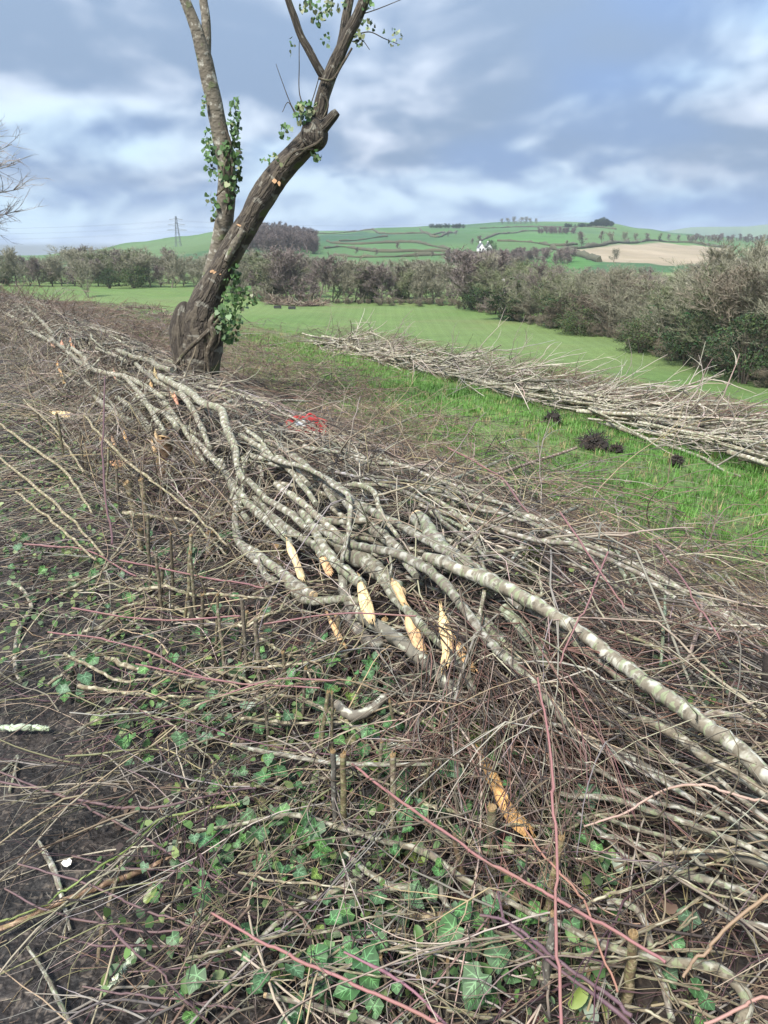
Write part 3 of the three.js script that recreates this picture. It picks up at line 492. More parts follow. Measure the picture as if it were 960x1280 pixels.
{
  const b = atF(247, 490, TF).p; treeBase.set(b.x, ground(b.x, TF), -TF);
  const g = new THREE.Group(); g.position.copy(treeBase); const o = { origin: treeBase };
  const main = traceF([[240, 520, 62], [246, 490, 62], [249, 460, 62], [252, 428, 68], [252, 402, 66], [258, 377, 49], [272, 346, 37], [290, 313, 35], [308, 281, 34], [325, 251, 35], [345, 222, 35], [366, 197, 34], [384, 178, 33], [394, 160, 27], [400, 140, 22], [404, 120, 21], [410, 100, 21], [419, 80, 21], [428, 60, 19], [437, 40, 18], [447, 20, 17], [455, 0, 16], [470, -45, 13], [480, -110, 9]], TF);
  part('trunk', limbGeo(main, 110, 26, { ...o, vs: 1.9, us: 1, rough: 0.15, seed: 3 }), M.bark, g);
  part('burl', limbGeo(traceF([[236, 500, 40, -0.02], [233, 460, 42, -0.05], [230, 425, 40, -0.06], [229, 400, 34, -0.05], [230, 384, 20, -0.03], [232, 378, 6, 0]], TF), 30, 18, { ...o, vs: 1.3, rough: 0.2, seed: 8 }), M.bark, g);
  part('limb', limbGeo(traceF([[262, 362, 30, 0.25], [268, 338, 30, 0.25], [274, 315, 29, 0.24], [278, 292, 28, 0.22], [281, 268, 28, 0.2], [283, 240, 27, 0.2], [283, 210, 26, 0.2], [278, 180, 26, 0.2], [272, 150, 25, 0.2], [266, 120, 24, 0.2], [260, 95, 24, 0.2], [256, 75, 24, 0.2], [249, 48, 20, 0.2], [240, 22, 17, 0.2], [228, -8, 15, 0.2], [205, -70, 12, 0.2]], TF), 90, 18, { ...o, vs: 1.6, rough: 0.09, seed: 5 }), M.limb, g);
  part('limb', limbGeo(traceF([[257, 72, 16, 0.22], [258, 45, 15, 0.24], [257, 20, 14, 0.26], [254, 0, 13, 0.28], [250, -60, 11, 0.3]], TF), 24, 14, { ...o, vs: 1.6, rough: 0.09, seed: 6 }), M.limb, g);
  part('limb', limbGeo(traceF([[405, 98, 13, 0.02], [396, 82, 12], [386, 63, 12], [376, 45, 11], [368, 22, 11], [360, 0, 10], [345, -50, 8]], TF), 34, 12, { ...o, vs: 1.6, rough: 0.12, seed: 16 }), M.bark, g);
  part('limb', limbGeo(traceF([[424, 66, 14, 0.05], [430, 40, 15, 0.1], [433, 20, 14, 0.14], [437, 0, 13, 0.18], [446, -60, 10, 0.2]], TF), 24, 12, { ...o, vs: 1.6, rough: 0.12, seed: 26 }), M.bark, g);
  part('cut_stub', limbGeo(traceF([[386, 178, 24, -0.06], [399, 165, 20, -0.1], [410, 153, 17, -0.12], [418, 144, 15, -0.13], [422, 140, 11, -0.13]], TF), 18, 14, { ...o, vs: 1.6, rough: 0.16, seed: 36 }), M.bark, g);
  const knot = new THREE.SphereGeometry(0.12, 16, 12); const kp = atF(393, 168, TF - 0.1).p.sub(treeBase); const kg = part('burl', knot, M.bark, g); kp.z -= 0.02; kg.position.copy(kp); kg.scale.set(1, 1.15, 0.9);
  // fresh axe and saw flecks on the bark: shallow flakes of bared wood
  for (const [px, py, w, h, rot] of [[271, 342, 0.085, 0.04, -0.15], [265, 339, 0.05, 0.03, 0.3], [343, 226, 0.055, 0.05, -0.5], [349, 229, 0.03, 0.05, 0.2], [393, 168, 0.045, 0.055, 0.5], [300, 282, 0.06, 0.018, -0.4], [306, 284, 0.035, 0.02, 0.1]]) {
    const shp = new THREE.Shape(); rnd = rngOf(px * 7 + py); for (let k = 0; k < 11; k++) { const a = k / 11 * 6.283, rr = R(0.65, 1.1); k ? shp.lineTo(Math.cos(a) * w / 2 * rr, Math.sin(a) * h / 2 * rr) : shp.moveTo(Math.cos(a) * w / 2 * rr, Math.sin(a) * h / 2 * rr); } shp.closePath();
    const eg = new THREE.ExtrudeGeometry(shp, { depth: 0.05, bevelEnabled: false }); const cnt = eg.attributes.position.count; eg.setAttribute('color', new THREE.BufferAttribute(new Float32Array(cnt * 3).map((_, i) => [0.95, 0.72, 0.62][i % 3]), 3));
    const m = part('bared_wood', eg, M.cut, g); const tr2 = main; let best = 1e9, rr = 0.1; for (const q of tr2) { const pr = q.p, dd = Math.abs(pr.y - atF(px, py, TF).p.y); if (dd < best) { best = dd; rr = q.r; } }
    const c = atF(px, py, TF - rr * 0.86).p; m.position.copy(c.sub(treeBase)); m.position.z -= 0.042; m.rotation.z = rot;
  }
  part('bark_scar', limbGeo(traceF([[283, 326, 8, -0.13], [294, 305, 13, -0.14], [305, 288, 9, -0.14]], TF), 14, 8, { ...o, vs: 2, rough: 0.2, seed: 50 }), M.limb, g);
  top(g, 'hedge_tree'); tag(g, 'standing tree with leaning dark trunk and one paler upright limb', 'tree');
}
// ivy climbing the tree: woody stems and leaves
const ivyShape = [[0, 0.02], [0.06, -0.22], [0.28, -0.36], [0.42, -0.2], [0.56, 0.0], [0.43, 0.2], [0.37, 0.36], [0.22, 0.47], [0, 0.7], [-0.22, 0.47], [-0.37, 0.36], [-0.43, 0.2], [-0.56, 0.0], [-0.42, -0.2], [-0.28, -0.36], [-0.06, -0.22]];
function leafMatrix(p, size, nrm, spin) { const m = new THREE.Matrix4(), q = new THREE.Quaternion().setFromUnitVectors(V(0, 0, 1), nrm.clone().normalize()), q2 = new THREE.Quaternion().setFromAxisAngle(V(0, 0, 1), spin); return m.compose(p, q.multiply(q2), V(size, size, size)); }
function climber(stems, patches, label, seed) {
  rnd = rngOf(seed); const g = new THREE.Group(), o = treeBase.clone(); g.position.copy(o);
  for (const s of stems) { const tr = traceF(s, TF); part('stem', limbGeo(tr, 26, 7, { origin: o, vs: 2, rough: 0.1, seed: s[0][0], col: [0.55, 0.5, 0.45] }), M.limb, g); }
  const tb = new TB(); for (const [px, py, rx, ry, n, df, sz, pale] of patches) for (let k = 0; k < n * 1.35; k++) {
    const a = R(0, 6.283), rr = Math.sqrt(rnd()) * 1.15, q = atF(px + Math.cos(a) * rx * rr, py + Math.sin(a) * ry * rr, TF + df + R(-0.12, 0.12)).p.sub(o);
    const kk = R(0.6, 1.5), c = rnd() < (pale ?? 0.1) ? [0.15 * kk, 0.17 * kk, 0.08 * kk] : [0.05 * kk, 0.105 * kk, 0.028 * kk];
    tb.fan(ivyShape.map(([x, y]) => [x, y, Math.abs(x) * 0.25]), leafMatrix(q, (sz ?? 0.055) * R(0.5, 1.0), V(R(-1, 1), R(-0.3, 0.9), R(0, 1.2)), R(2.2, 4.1)), c);
  }
  const lv = part('leaves', tb.geometry(), M.green, g); lv.userData.kind = 'stuff'; top(g, 'ivy_climber'); tag(g, label, 'ivy');
}
climber([[[282, 268, 4, 0.06], [287, 240, 4, 0.08], [280, 215, 4, 0.06], [288, 180, 4, 0.08], [276, 150, 3, 0.08]], [[270, 245, 3, 0.06], [288, 225, 3, 0.07], [291, 190, 3, 0.1]]],
  [[286, 205, 12, 26, 90, 0.1], [294, 150, 7, 18, 34, 0.2], [265, 200, 8, 25, 42, 0.2], [296, 200, 6, 38, 46, 0.2], [260, 180, 6, 18, 20, 0.2], [288, 240, 6, 22, 30, 0.1], [264, 258, 8, 16, 18, 0.15], [295, 130, 6, 8, 10, 0.2], [254, 130, 3, 14, 8, 0.2]], 'ivy in leaf climbing the paler upright limb of the standing tree', 61);
climber([[[221, 455, 7, -0.33], [232, 440, 7, -0.34], [248, 425, 8, -0.36], [262, 412, 7, -0.34], [275, 398, 6, -0.3]], [[262, 470, 5, -0.3], [260, 440, 9, -0.32], [268, 420, 10, -0.34], [263, 405, 9, -0.33], [272, 390, 7, -0.3]], [[254, 480, 4, -0.3], [257, 450, 4, -0.32], [256, 415, 5, -0.34]], [[265, 440, 3, -0.32], [273, 428, 3, -0.33], [276, 412, 3, -0.33]]],
  [[283, 385, 8, 32, 60, -0.2, 0.045], [292, 400, 9, 24, 60, -0.1, 0.045], [296, 360, 6, 26, 44, -0.05, 0.045], [305, 372, 10, 14, 26, 0, 0.045], [318, 374, 8, 5, 12, 0, 0.05], [276, 400, 10, 14, 40, -0.3, 0.06], [293, 342, 6, 10, 20, 0, 0.06], [285, 420, 6, 8, 14, -0.2, 0.06]], 'glossy ivy hanging from the fork of the standing tree', 62);
climber([[[372, 196, 4, -0.15], [383, 186, 5, -0.17], [395, 180, 5, -0.18], [404, 172, 4, -0.17]], [[352, 212, 3, -0.16], [368, 190, 4, -0.17], [392, 186, 3, -0.17]], [[403, 150, 3, -0.1], [410, 130, 3, -0.1], [400, 110, 3, -0.1]], [[398, 98, 4, -0.08], [414, 100, 4, -0.1], [428, 80, 4, -0.09], [440, 60, 3, -0.08]], [[385, 140, 2.5, -0.05], [375, 120, 1.6, 0], [374, 80, 1.3, 0], [374, 45, 1, 0]], [[378, 150, 2, -0.05], [366, 135, 1.5, 0], [352, 100, 1, 0], [345, 80, 0.8, 0]], [[383, 145, 2, -0.05], [392, 120, 1.5, 0], [400, 92, 1.2, 0]], [[372, 150, 1.6, 0], [360, 128, 1.2, 0], [353, 140, 1, 0]], [[440, 45, 2, 0], [462, 40, 1.6, 0], [480, 48, 1.4, 0], [500, 56, 1, 0]], [[445, 20, 2, 0], [470, 12, 1.5, 0], [505, -2, 1, 0]], [[440, 52, 1.6, 0], [452, 50, 1.2, 0], [462, 62, 1, 0]]],
  [[378, 142, 9, 12, 34, -0.1, 0.055, 0.35], [385, 134, 12, 8, 24, -0.1, 0.055, 0.3], [356, 165, 8, 9, 16, -0.05, 0.045, 0.3], [342, 200, 14, 6, 14, -0.05, 0.045, 0.3], [395, 192, 6, 8, 14, -0.1], [402, 10, 12, 12, 26, 0.05, 0.05, 0.5], [398, 25, 8, 6, 12, 0.05, 0.045, 0.5], [382, 8, 7, 10, 14, 0, 0.05, 0.4], [449, 48, 6, 10, 14, 0, 0.045, 0.4], [490, 47, 14, 10, 14, 0, 0.04, 0.4], [463, 32, 10, 8, 12, 0, 0.04, 0.5], [366, 60, 4, 14, 6, 0, 0.04, 0.4], [458, 6, 10, 8, 16, 0, 0.045, 0.5], [420, 5, 12, 8, 16, 0.1, 0.045, 0.5], [410, 55, 8, 12, 8, 0, 0.04, 0.3]], 'straggling ivy shoots round the elbow and top of the leaning trunk', 63);

// ================================================================ HEDGE: laid stems
const PALE = 'pale lichened hedge stem laid slantwise along the bank', PG = 'laid hedge stems';
function traceOn(list, k, lift) { return list.map(([px, py, w]) => { const a = hit(px, py, k, lift, 60); return { p: a.p, r: w / 2 * a.depth / FPX * 0.9 }; }); }
const fullCurve = (tr, n) => { const c = new THREE.CatmullRomCurve3(tr.map(q => q.p), false, 'centripetal'), P = []; for (let k = 0; k <= n; k++) P.push(c.getPoint(k / n)); return P; };
const radAt = tr => t => { const a = t * (tr.length - 1), k = Math.min(tr.length - 2, Math.floor(a)); return mix(tr[k].r, tr[k + 1].r, a - k); };
const LAID = [];
function laidStem(list, { k = 1, lift = 0, mat = M.pale, label = PALE, group = PG, name = 'laid_branch', category = 'hedge stem', tint = null, cut = [false, false], jitter = 0.2, shoots = 2, category2 } = {}) {
  const tr = traceOn(list, k, lift), n = Math.max(10, list.length * 5), P = fullCurve(tr, n), o = tr[0].p.clone(), sd = list[0][0] * 0.37 + list[0][1] * 0.11, tn = tint ?? (() => { const q = R(0.82, 1.15); return [q, q * R(0.97, 1.01), q * R(0.92, 1)]; })();
  P.forEach((p, i) => { if (i && i < n) p.add(V(R(-1, 1), R(-1, 1), R(-1, 1)).multiplyScalar(tr[0].r * jitter)); });
  const geo = new TB().tube(P, radAt(tr), tr[0].r > 0.012 ? 12 : 8, tn, { vscale: 1.7, v0: R(0, 5), us: Math.max(0.35, tr[0].r * 22), caps: [!cut[0], !cut[1]], rough: (t, u, l) => (fbm(u * 4 + sd, l * 7 + sd, 2, 4, 256) - 0.5) * 0.3 + 0.22 * smooth(0.72, 0.9, vnoise(l * 9 + sd, 3.3)) }).geometry(o);
  const faces = [];
  for (const e of [0, 1]) if (cut[e]) { const i = e ? n : 0, T = V().subVectors(P[e ? n : 0], P[e ? n - 1 : 1]).normalize(), r = radAt(tr)(e), tb = new TB(); tb.tube([P[i].clone().addScaledVector(T, -0.004), P[i].clone().addScaledVector(T, 0.003)], () => r * 1.02, 12, [1.0, 0.92, 0.85], { vscale: 3 }); faces.push(tb.geometry(o)); }
  const ob = new THREE.Group(); {
    part('bark', geo, mat, ob); faces.forEach(f => part('cut_face', f, M.cut, ob));
    for (let q = 0; q < shoots; q++) { const i = Math.floor(R(0.25, 0.95) * n), T = V().subVectors(P[Math.min(n, i + 1)], P[i - 1]).normalize(), tb = new TB(); wander(tb, P[i].clone(), T.add(V(R(-0.7, 0.7), R(0, 0.7), R(-0.7, 0.7))).normalize(), R(0.12, 0.45), Math.min(R(0.002, 0.005), tr[0].r * 0.5), 8, 5, 0.2, [tn[0] * 0.2, tn[1] * 0.172, tn[2] * 0.13], 0.01); part('shoot', tb.geometry(o), M.twig, ob); }
  }
  ob.position.copy(o); top(ob, name); tag(ob, label, category, label === PALE || group !== PG ? group : undefined); LAID.push({ ob, P }); return { ob, tr, P };
}
// a twig that wanders, bends and may fork; kept between the ground and a top height where asked
function wander(tb, p, d, len, r0, segs, sides, wob, col, grav, top_, forks = 0, bottom = 0.004) {
  const pts = [p.clone()], st = len / segs, bend = V(R(-1, 1), R(-0.6, 0.6), R(-1, 1)).multiplyScalar(wob * 0.75); let q = p.clone();
  for (let k = 0; k < segs; k++) {
    d.x += R(-wob, wob); d.y += R(-wob, wob) * 0.8 - grav; d.z += R(-wob, wob); d.add(bend); if (rnd() < 0.12) d.add(V(R(-0.45, 0.45), R(-0.25, 0.35), R(-0.45, 0.45))); d.normalize(); q = q.clone().addScaledVector(d, st);
    if (top_ !== undefined) { const g = ground(q.x, -q.z) + bottom; if (q.y < g) { q.y = g; d.y = Math.abs(d.y) * 0.3; } const tp = g + (typeof top_ === 'function' ? top_(q) : top_); if (q.y > tp) { q.y = tp; d.y = -Math.abs(d.y) * 0.4; } }
    pts.push(q);
  }
  const c2 = [col[0] * R(0.8, 1.1), col[1] * R(0.75, 1.05), col[2] * R(0.75, 1.05)];
  tb.tube(pts, t => r0 * (1 - 0.72 * t), sides, t => mix3(col, c2, t), { caps: false });
  for (let e = 0; e < forks; e++) { const k = Math.floor(R(0.2, 0.95) * segs), dd = V().subVectors(pts[Math.min(segs, k + 1)], pts[k]).normalize().add(V(R(-0.8, 0.8), R(-0.3, 0.6), R(-0.8, 0.8))).normalize(); wander(tb, pts[k].clone(), dd, len * R(0.2, 0.45), r0 * 0.6, Math.max(3, segs >> 1), Math.max(3, sides - 1), wob * 1.1, col, grav, top_, 0, bottom); }
  return pts;
}
rnd = rngOf(2024);
const DARK = { mat: M.darkstem };
laidStem([[532, 696, 13], [556, 703, 16], [580, 714, 17], [602, 721, 18], [622, 731, 18], [660, 750, 18], [697, 772, 19], [731, 795, 19], [765, 821, 20], [802, 849, 21], [840, 877, 22], [877, 903, 23], [915, 930, 24], [945, 956, 25], [1010, 1010, 27]], { k: 1.15, label: 'longest thick pale lichened stem lying straight across the top of the hedge', tint: [1.15, 1.15, 1.1], shoots: 3 });
laidStem([[521, 646, 20], [530, 657, 24], [538, 668, 22], [552, 683, 20], [570, 696, 16], [590, 708, 13], [615, 722, 10], [640, 738, 8]], { k: 1.02, label: 'short stout stem with a swollen butt behind the longest pale stem', cut: [true, false] });
laidStem([[440, 628, 10], [455, 634, 11], [470, 643, 12], [500, 657, 12], [525, 671, 12], [545, 683, 12], [575, 700, 11], [610, 725, 9], [650, 760, 8]], { k: 1.08, shoots: 2 });
laidStem([[395, 658, 10], [420, 672, 11], [437, 680, 12], [462, 686, 12], [495, 691, 13], [517, 702, 14], [540, 716, 14], [560, 735, 14], [575, 755, 14], [590, 775, 14], [605, 795, 14], [625, 815, 14], [640, 828, 14], [660, 847, 14], [682, 872, 13], [710, 905, 12]], { k: 1.1, label: 'long curving lichened stem bending down between the bright cut tongues', shoots: 2 });
laidStem([[405, 662, 22], [427, 682, 24], [445, 694, 25], [462, 706, 25], [482, 723, 23], [500, 741, 18]], { k: 0.92, label: 'thickest mottled grey stem lying under the others', tint: [0.85, 0.85, 0.8], cut: [false, true] });
laidStem([[470, 715, 9], [492, 747, 11], [510, 763, 12], [528, 783, 13], [545, 800, 13], [558, 811, 13], [572, 828, 13], [586, 850, 13], [596, 878, 12]], { k: 0.95, tint: [0.8, 0.82, 0.75] });
laidStem([[378, 640, 12], [392, 660, 13], [405, 682, 14], [420, 704, 15], [437, 717, 16], [452, 731, 15]], { k: 1.05, tint: [1.1, 1.12, 1.08], label: 'smooth pale stem ending in the broadest bright cut tongue' });
laidStem([[428, 716, 12], [432, 745, 16], [450, 766, 17], [475, 784, 18], [500, 802, 20], [530, 827, 21], [555, 850, 20], [578, 878, 19]], { k: 0.88, ...DARK, label: 'dark grey stem curving beneath the bright cut tongues', cut: [false, true] });
laidStem([[437, 752, 18], [440, 775, 18], [452, 795, 16], [470, 805, 14], [482, 800, 12]], { k: 0.6, ...DARK, label: 'short black bent stub under the dark grey stem' });
laidStem([[294, 660, 9], [303, 682, 11], [315, 688, 11], [340, 708, 13], [358, 721, 15], [372, 733, 15], [392, 744, 12]], { k: 0.95, cut: [false, true] });
laidStem([[358, 721, 13], [366, 736, 14], [381, 750, 13], [410, 751, 12], [435, 749, 12], [450, 752, 10]], { k: 0.93, label: 'grey branch bent level across the ends of two laid stems' });
laidStem([[277, 575, 6], [287, 602, 8], [295, 630, 9], [294, 660, 10], [302, 683, 10], [322, 703, 9], [337, 723, 9], [346, 726, 7]], { k: 1.0 });
laidStem([[292, 605, 9], [300, 617, 11], [322, 641, 13], [340, 656, 14], [357, 671, 13], [364, 682, 10]], { k: 1.02, tint: [1.12, 1.14, 1.1] });
laidStem([[318, 622, 8], [335, 640, 11], [352, 655, 12], [375, 671, 12], [395, 683, 12], [403, 698, 10]], { k: 1.04 });
laidStem([[327, 568, 6], [350, 577, 8], [380, 584, 7], [405, 597, 7], [418, 608, 7], [431, 615, 8], [437, 626, 8], [436, 662, 7], [427, 702, 6]], { k: 1.25, label: 'thin crooked stem arching over the middle of the hedge' });
laidStem([[418, 610, 13], [430, 622, 16], [445, 640, 18], [460, 655, 18], [480, 671, 17], [497, 687, 14], [520, 720, 10]], { k: 1.0 });
laidStem([[400, 650, 8], [418, 652, 9], [440, 652, 10], [463, 650, 9]], { k: 1.12, cut: [false, true] });
laidStem([[200, 470, 8], [212, 478, 9], [232, 487, 10], [255, 505, 10], [275, 512, 11], [281, 530, 12], [290, 550, 12], [295, 566, 10], [298, 586, 8], [306, 602, 7]], { k: 1.15, label: 'crooked pale branch elbowing down the hedge from the standing tree', tint: [1.15, 1.15, 1.1] });
laidStem([[275, 575, 7], [285, 597, 8], [296, 626, 9], [310, 650, 8]], { k: 0.95 }); laidStem([[310, 568, 7], [325, 573, 9], [345, 573, 10], [362, 583, 9], [385, 605, 8]], { k: 1.05 });
laidStem([[335, 580, 6], [350, 582, 6], [375, 583, 8], [395, 592, 9], [411, 601, 9], [435, 616, 9]], { k: 1.15 }); laidStem([[300, 543, 6], [312, 551, 7], [330, 562, 8], [350, 576, 8], [372, 600, 8], [395, 630, 8]], { k: 1.1 });
laidStem([[342, 555, 7], [360, 566, 9], [380, 580, 9], [400, 600, 9], [420, 630, 9]], { k: 1.0, cut: [true, false] });
for (const s of [[[90, 435, 5], [105, 447, 6], [112, 460, 7], [135, 467, 7], [160, 472, 7], [182, 483, 7], [205, 498, 6]], [[147, 437, 6], [160, 444, 7], [170, 447, 7], [185, 450, 8], [200, 460, 8], [215, 463, 8]], [[105, 475, 4], [120, 487, 5], [132, 497, 5], [150, 515, 5]], [[117, 495, 6], [135, 510, 8], [150, 520, 9], [163, 528, 9]], [[147, 497, 7], [165, 510, 8], [180, 527, 10], [186, 538, 9]], [[172, 495, 7], [190, 510, 8], [210, 520, 8], [222, 535, 7]], [[37, 387, 4], [55, 405, 5], [66, 418, 5]], [[120, 435, 4], [140, 443, 5], [158, 452, 5]], [[32, 412, 4], [50, 420, 5], [66, 428, 5]], [[0, 388, 4], [18, 398, 5], [36, 408, 5], [55, 424, 5]], [[60, 420, 5], [80, 436, 6], [98, 452, 6], [118, 462, 6]], [[155, 470, 6], [175, 492, 7], [190, 515, 7], [205, 540, 7]], [[225, 490, 7], [240, 510, 8], [252, 535, 8], [262, 560, 7]], [[205, 500, 6], [225, 530, 7], [240, 552, 7], [255, 580, 6]], [[240, 545, 6], [262, 570, 8], [280, 590, 8], [300, 612, 7]], [[310, 600, 8], [335, 625, 10], [360, 640, 11], [385, 662, 10]], [[345, 605, 8], [372, 625, 10], [400, 648, 11], [425, 670, 10]], [[170, 455, 5], [195, 476, 7], [215, 490, 7], [240, 500, 6]]]) laidStem(s, { k: R(0.95, 1.15), tint: (() => { const q = R(0.95, 1.25); return [q, q * 0.99, q * 0.95]; })() });
// lower right: the far end of the hedge near the viewer
const RP = 'bare weathered branch laid in the tangle under the longest pale stem', RG = 'branches under the longest stem';
const low = { label: RP, group: RG, name: 'low_branch', category: 'branch' };
laidStem([[700, 992, 6], [715, 995, 8], [765, 998, 8], [801, 1010, 9], [848, 1025, 9], [890, 1040, 9], [931, 1057, 9], [975, 1080, 9]], { ...low, k: 0.95 });
laidStem([[690, 905, 6], [715, 912, 7], [744, 930, 7], [783, 953, 7], [830, 977, 8], [870, 1003, 7]], { ...low, k: 1.0 });
laidStem([[750, 1046, 6], [780, 1048, 8], [813, 1069, 9], [848, 1090, 10], [890, 1102, 10], [920, 1111, 10], [945, 1123, 8]], { ...low, k: 0.75 });
laidStem([[850, 1066, 8], [869, 1069, 10], [908, 1069, 11], [937, 1075, 11], [975, 1090, 10]], { ...low, k: 0.8, ...DARK, label: 'dark spotted branch crossing the tangle at the hedge foot' });
laidStem([[800, 898, 10], [825, 908, 13], [848, 921, 14], [878, 944, 14], [920, 968, 14], [960, 994, 14], [1000, 1020, 14]], { ...low, k: 1.02, label: 'second thick pale stem lying close below the longest one', tint: [0.95, 0.92, 0.85] });
laidStem([[575, 862, 5], [620, 885, 8], [668, 905, 10], [720, 925, 11], [780, 945, 12], [850, 985, 12]], { ...low, k: 0.7, ...DARK });
laidStem([[600, 770, 14], [625, 800, 15], [655, 830, 16], [675, 855, 14], [700, 885, 12]], { ...low, k: 0.85, label: 'mottled stem running under the longest pale stem', tint: [0.95, 1, 0.9] });
laidStem([[630, 760, 16], [655, 790, 17], [675, 815, 17], [690, 835, 14]], { ...low, k: 0.9, label: 'greenish crusted stem partly hidden by red twigs', tint: [0.85, 0.95, 0.8] });
laidStem([[640, 745, 10], [680, 775, 11], [720, 805, 11], [755, 833, 10], [790, 862, 9]], { ...low, k: 0.98, tint: [0.95, 0.93, 0.9] });
for (const s of [[[690, 830, 4], [730, 860, 6], [780, 890, 7], [830, 915, 7]], [[705, 870, 4], [760, 905, 6], [810, 940, 6], [860, 960, 7], [930, 1000, 7]], [[720, 950, 5], [760, 970, 6], [810, 1000, 7], [850, 1010, 7], [900, 1024, 6]], [[750, 1020, 4], [790, 1035, 6], [840, 1050, 6], [880, 1085, 7]], [[860, 930, 5], [900, 975, 7], [940, 1010, 8], [980, 1040, 8]], [[770, 880, 4], [820, 930, 5], [870, 985, 6], [930, 1040, 7], [970, 1065, 7]], [[700, 1000, 5], [740, 1030, 6], [790, 1075, 6], [830, 1090, 7]], [[890, 1010, 6], [925, 1030, 8], [970, 1055, 8]], [[880, 1130, 6], [920, 1150, 8], [970, 1160, 8]]]) laidStem(s, { ...low, k: R(0.6, 1) });
laidStem([[238, 1039, 5], [299, 1031, 6], [338, 1022, 7], [382, 1020, 8], [406, 1029, 8], [440, 1039, 8], [484, 1052, 8], [519, 1061, 9], [545, 1073, 9], [571, 1093, 9], [615, 1117, 9], [644, 1131, 9], [673, 1146, 9], [700, 1155, 10], [744, 1176, 12], [795, 1194, 12], [842, 1203, 14], [890, 1209, 17], [917, 1226, 19], [934, 1250, 20], [925, 1283, 20]], { k: 0.8, lift: 0.05, shoots: 0, name: 'fallen_branch', category: 'branch', label: 'long smooth grey branch snaking across the ivy and hooking down at its thick end', tint: [0.9, 0.88, 0.8] });
laidStem([[759, 1128, 6], [777, 1128, 9], [798, 1140, 10], [810, 1167, 10], [819, 1203, 10], [830, 1235, 10], [840, 1275, 10]], { k: 0.5, lift: 0.04, shoots: 0, name: 'fallen_branch', category: 'branch', label: 'brown branch arched over like a hook beside the cut stake' });
const fb = (list, label, o = {}) => laidStem(list, { shoots: 0, k: 0.5, lift: 0.04, name: 'fallen_branch', category: 'branch', label, ...o });
fb([[454, 1094, 6], [424, 1111, 7], [380, 1129, 8], [352, 1150, 7], [329, 1170, 7], [299, 1212, 6], [270, 1236, 4]], 'forked pale branch pointing down towards the muddy path', { tint: [0.95, 0.9, 0.85], lift: 0.07 });
fb([[378, 1130, 6], [418, 1123, 7], [478, 1115, 7], [505, 1110, 6]], 'level grey branch joining the forked pale branch', { lift: 0.06 });
fb([[290, 931, 6], [359, 945, 6], [412, 953, 6], [478, 956, 6], [540, 955, 5]], 'straight tan stick with a cut end lying level over the ivy', { lift: 0.12, cut: [true, false] });
fb([[430, 1066, 7], [445, 1078, 8], [463, 1093, 9], [492, 1108, 10], [525, 1112, 9]], 'bent tan branch ending at a dark knot in the ivy', { lift: 0.06 });
fb([[498, 1140, 9], [527, 1146, 12], [565, 1143, 12], [603, 1137, 12], [638, 1128, 11], [652, 1112, 9]], 'short stout ochre branch lying among the ivy leaves', { lift: 0.03, tint: [1, 0.82, 0.6] });
fb([[568, 1140, 9], [574, 1135, 9], [585, 1137, 9], [594, 1149, 9], [583, 1167, 8]], 'hooked dark branch with a freshly cut end', { ...DARK, cut: [false, true], lift: 0.06 });
fb([[551, 1104, 8], [551, 1117, 9], [558, 1130, 9], [567, 1142, 8]], 'dark broken branch knot beside the ochre branch', { ...DARK, lift: 0.05 });
fb([[332, 1244, 7], [388, 1256, 8], [454, 1274, 8], [500, 1290, 8]], 'smooth green-grey stick with a cut end among the ivy', { lift: 0.05, cut: [true, false] });
fb([[84, 852, 7], [103, 819, 7], [131, 787, 7], [153, 769, 5]], 'thick brown stick leaning on the verge beside the path', { lift: 0.03, tint: [0.8, 0.68, 0.6] });
fb([[12, 728, 4], [25, 734, 6], [39, 759, 6], [30, 775, 6], [23, 790, 6], [19, 834, 6], [26, 853, 4]], 'crooked pale stick lying on the mud at the path edge', { k: 0, lift: 0.02, tint: [1.2, 1.15, 1.1] });
fb([[34, 1183, 4], [53, 1211, 5], [69, 1242, 6], [90, 1285, 6]], 'grey stick lying on bare mud by the puddle', { k: 0, lift: 0.02 });
fb([[48, 1052, 4], [55, 1064, 7], [69, 1092, 7], [78, 1124, 6], [88, 1163, 4]], 'weathered grey stick pressed into the mud beside the white chip', { k: 0, lift: 0.012 });
fb([[156, 1064, 4], [149, 1090, 5], [140, 1117, 6], [128, 1161, 7], [122, 1204, 5]], 'dead brown stalk standing across the mud with a split top', { k: 0.3, lift: 0.03, tint: [0.9, 0.75, 0.6] });
fb([[-10, 1165, 7], [31, 1149, 8], [78, 1127, 8], [125, 1108, 8], [175, 1089, 7], [219, 1068, 5]], 'split reddish-brown stick with stripped bark lying over the mud', { k: 0.2, lift: 0.03, tint: [1.15, 0.8, 0.62] });
fb([[-6, 970, 3], [14, 955, 4], [22, 945, 5], [12, 990, 4]], 'short curled twig lying on the mud', { k: 0, lift: 0.01 });
fb([[420, 880, 13], [440, 895, 15], [462, 888, 14], [480, 872, 12]], 'short black stub of an old stem low in the ivy', { ...DARK, lift: 0.08 });
fb([[405, 905, 9], [440, 910, 12], [470, 925, 12], [520, 938, 9]], 'old black stem running low through the ivy', { ...DARK, lift: 0.02 });
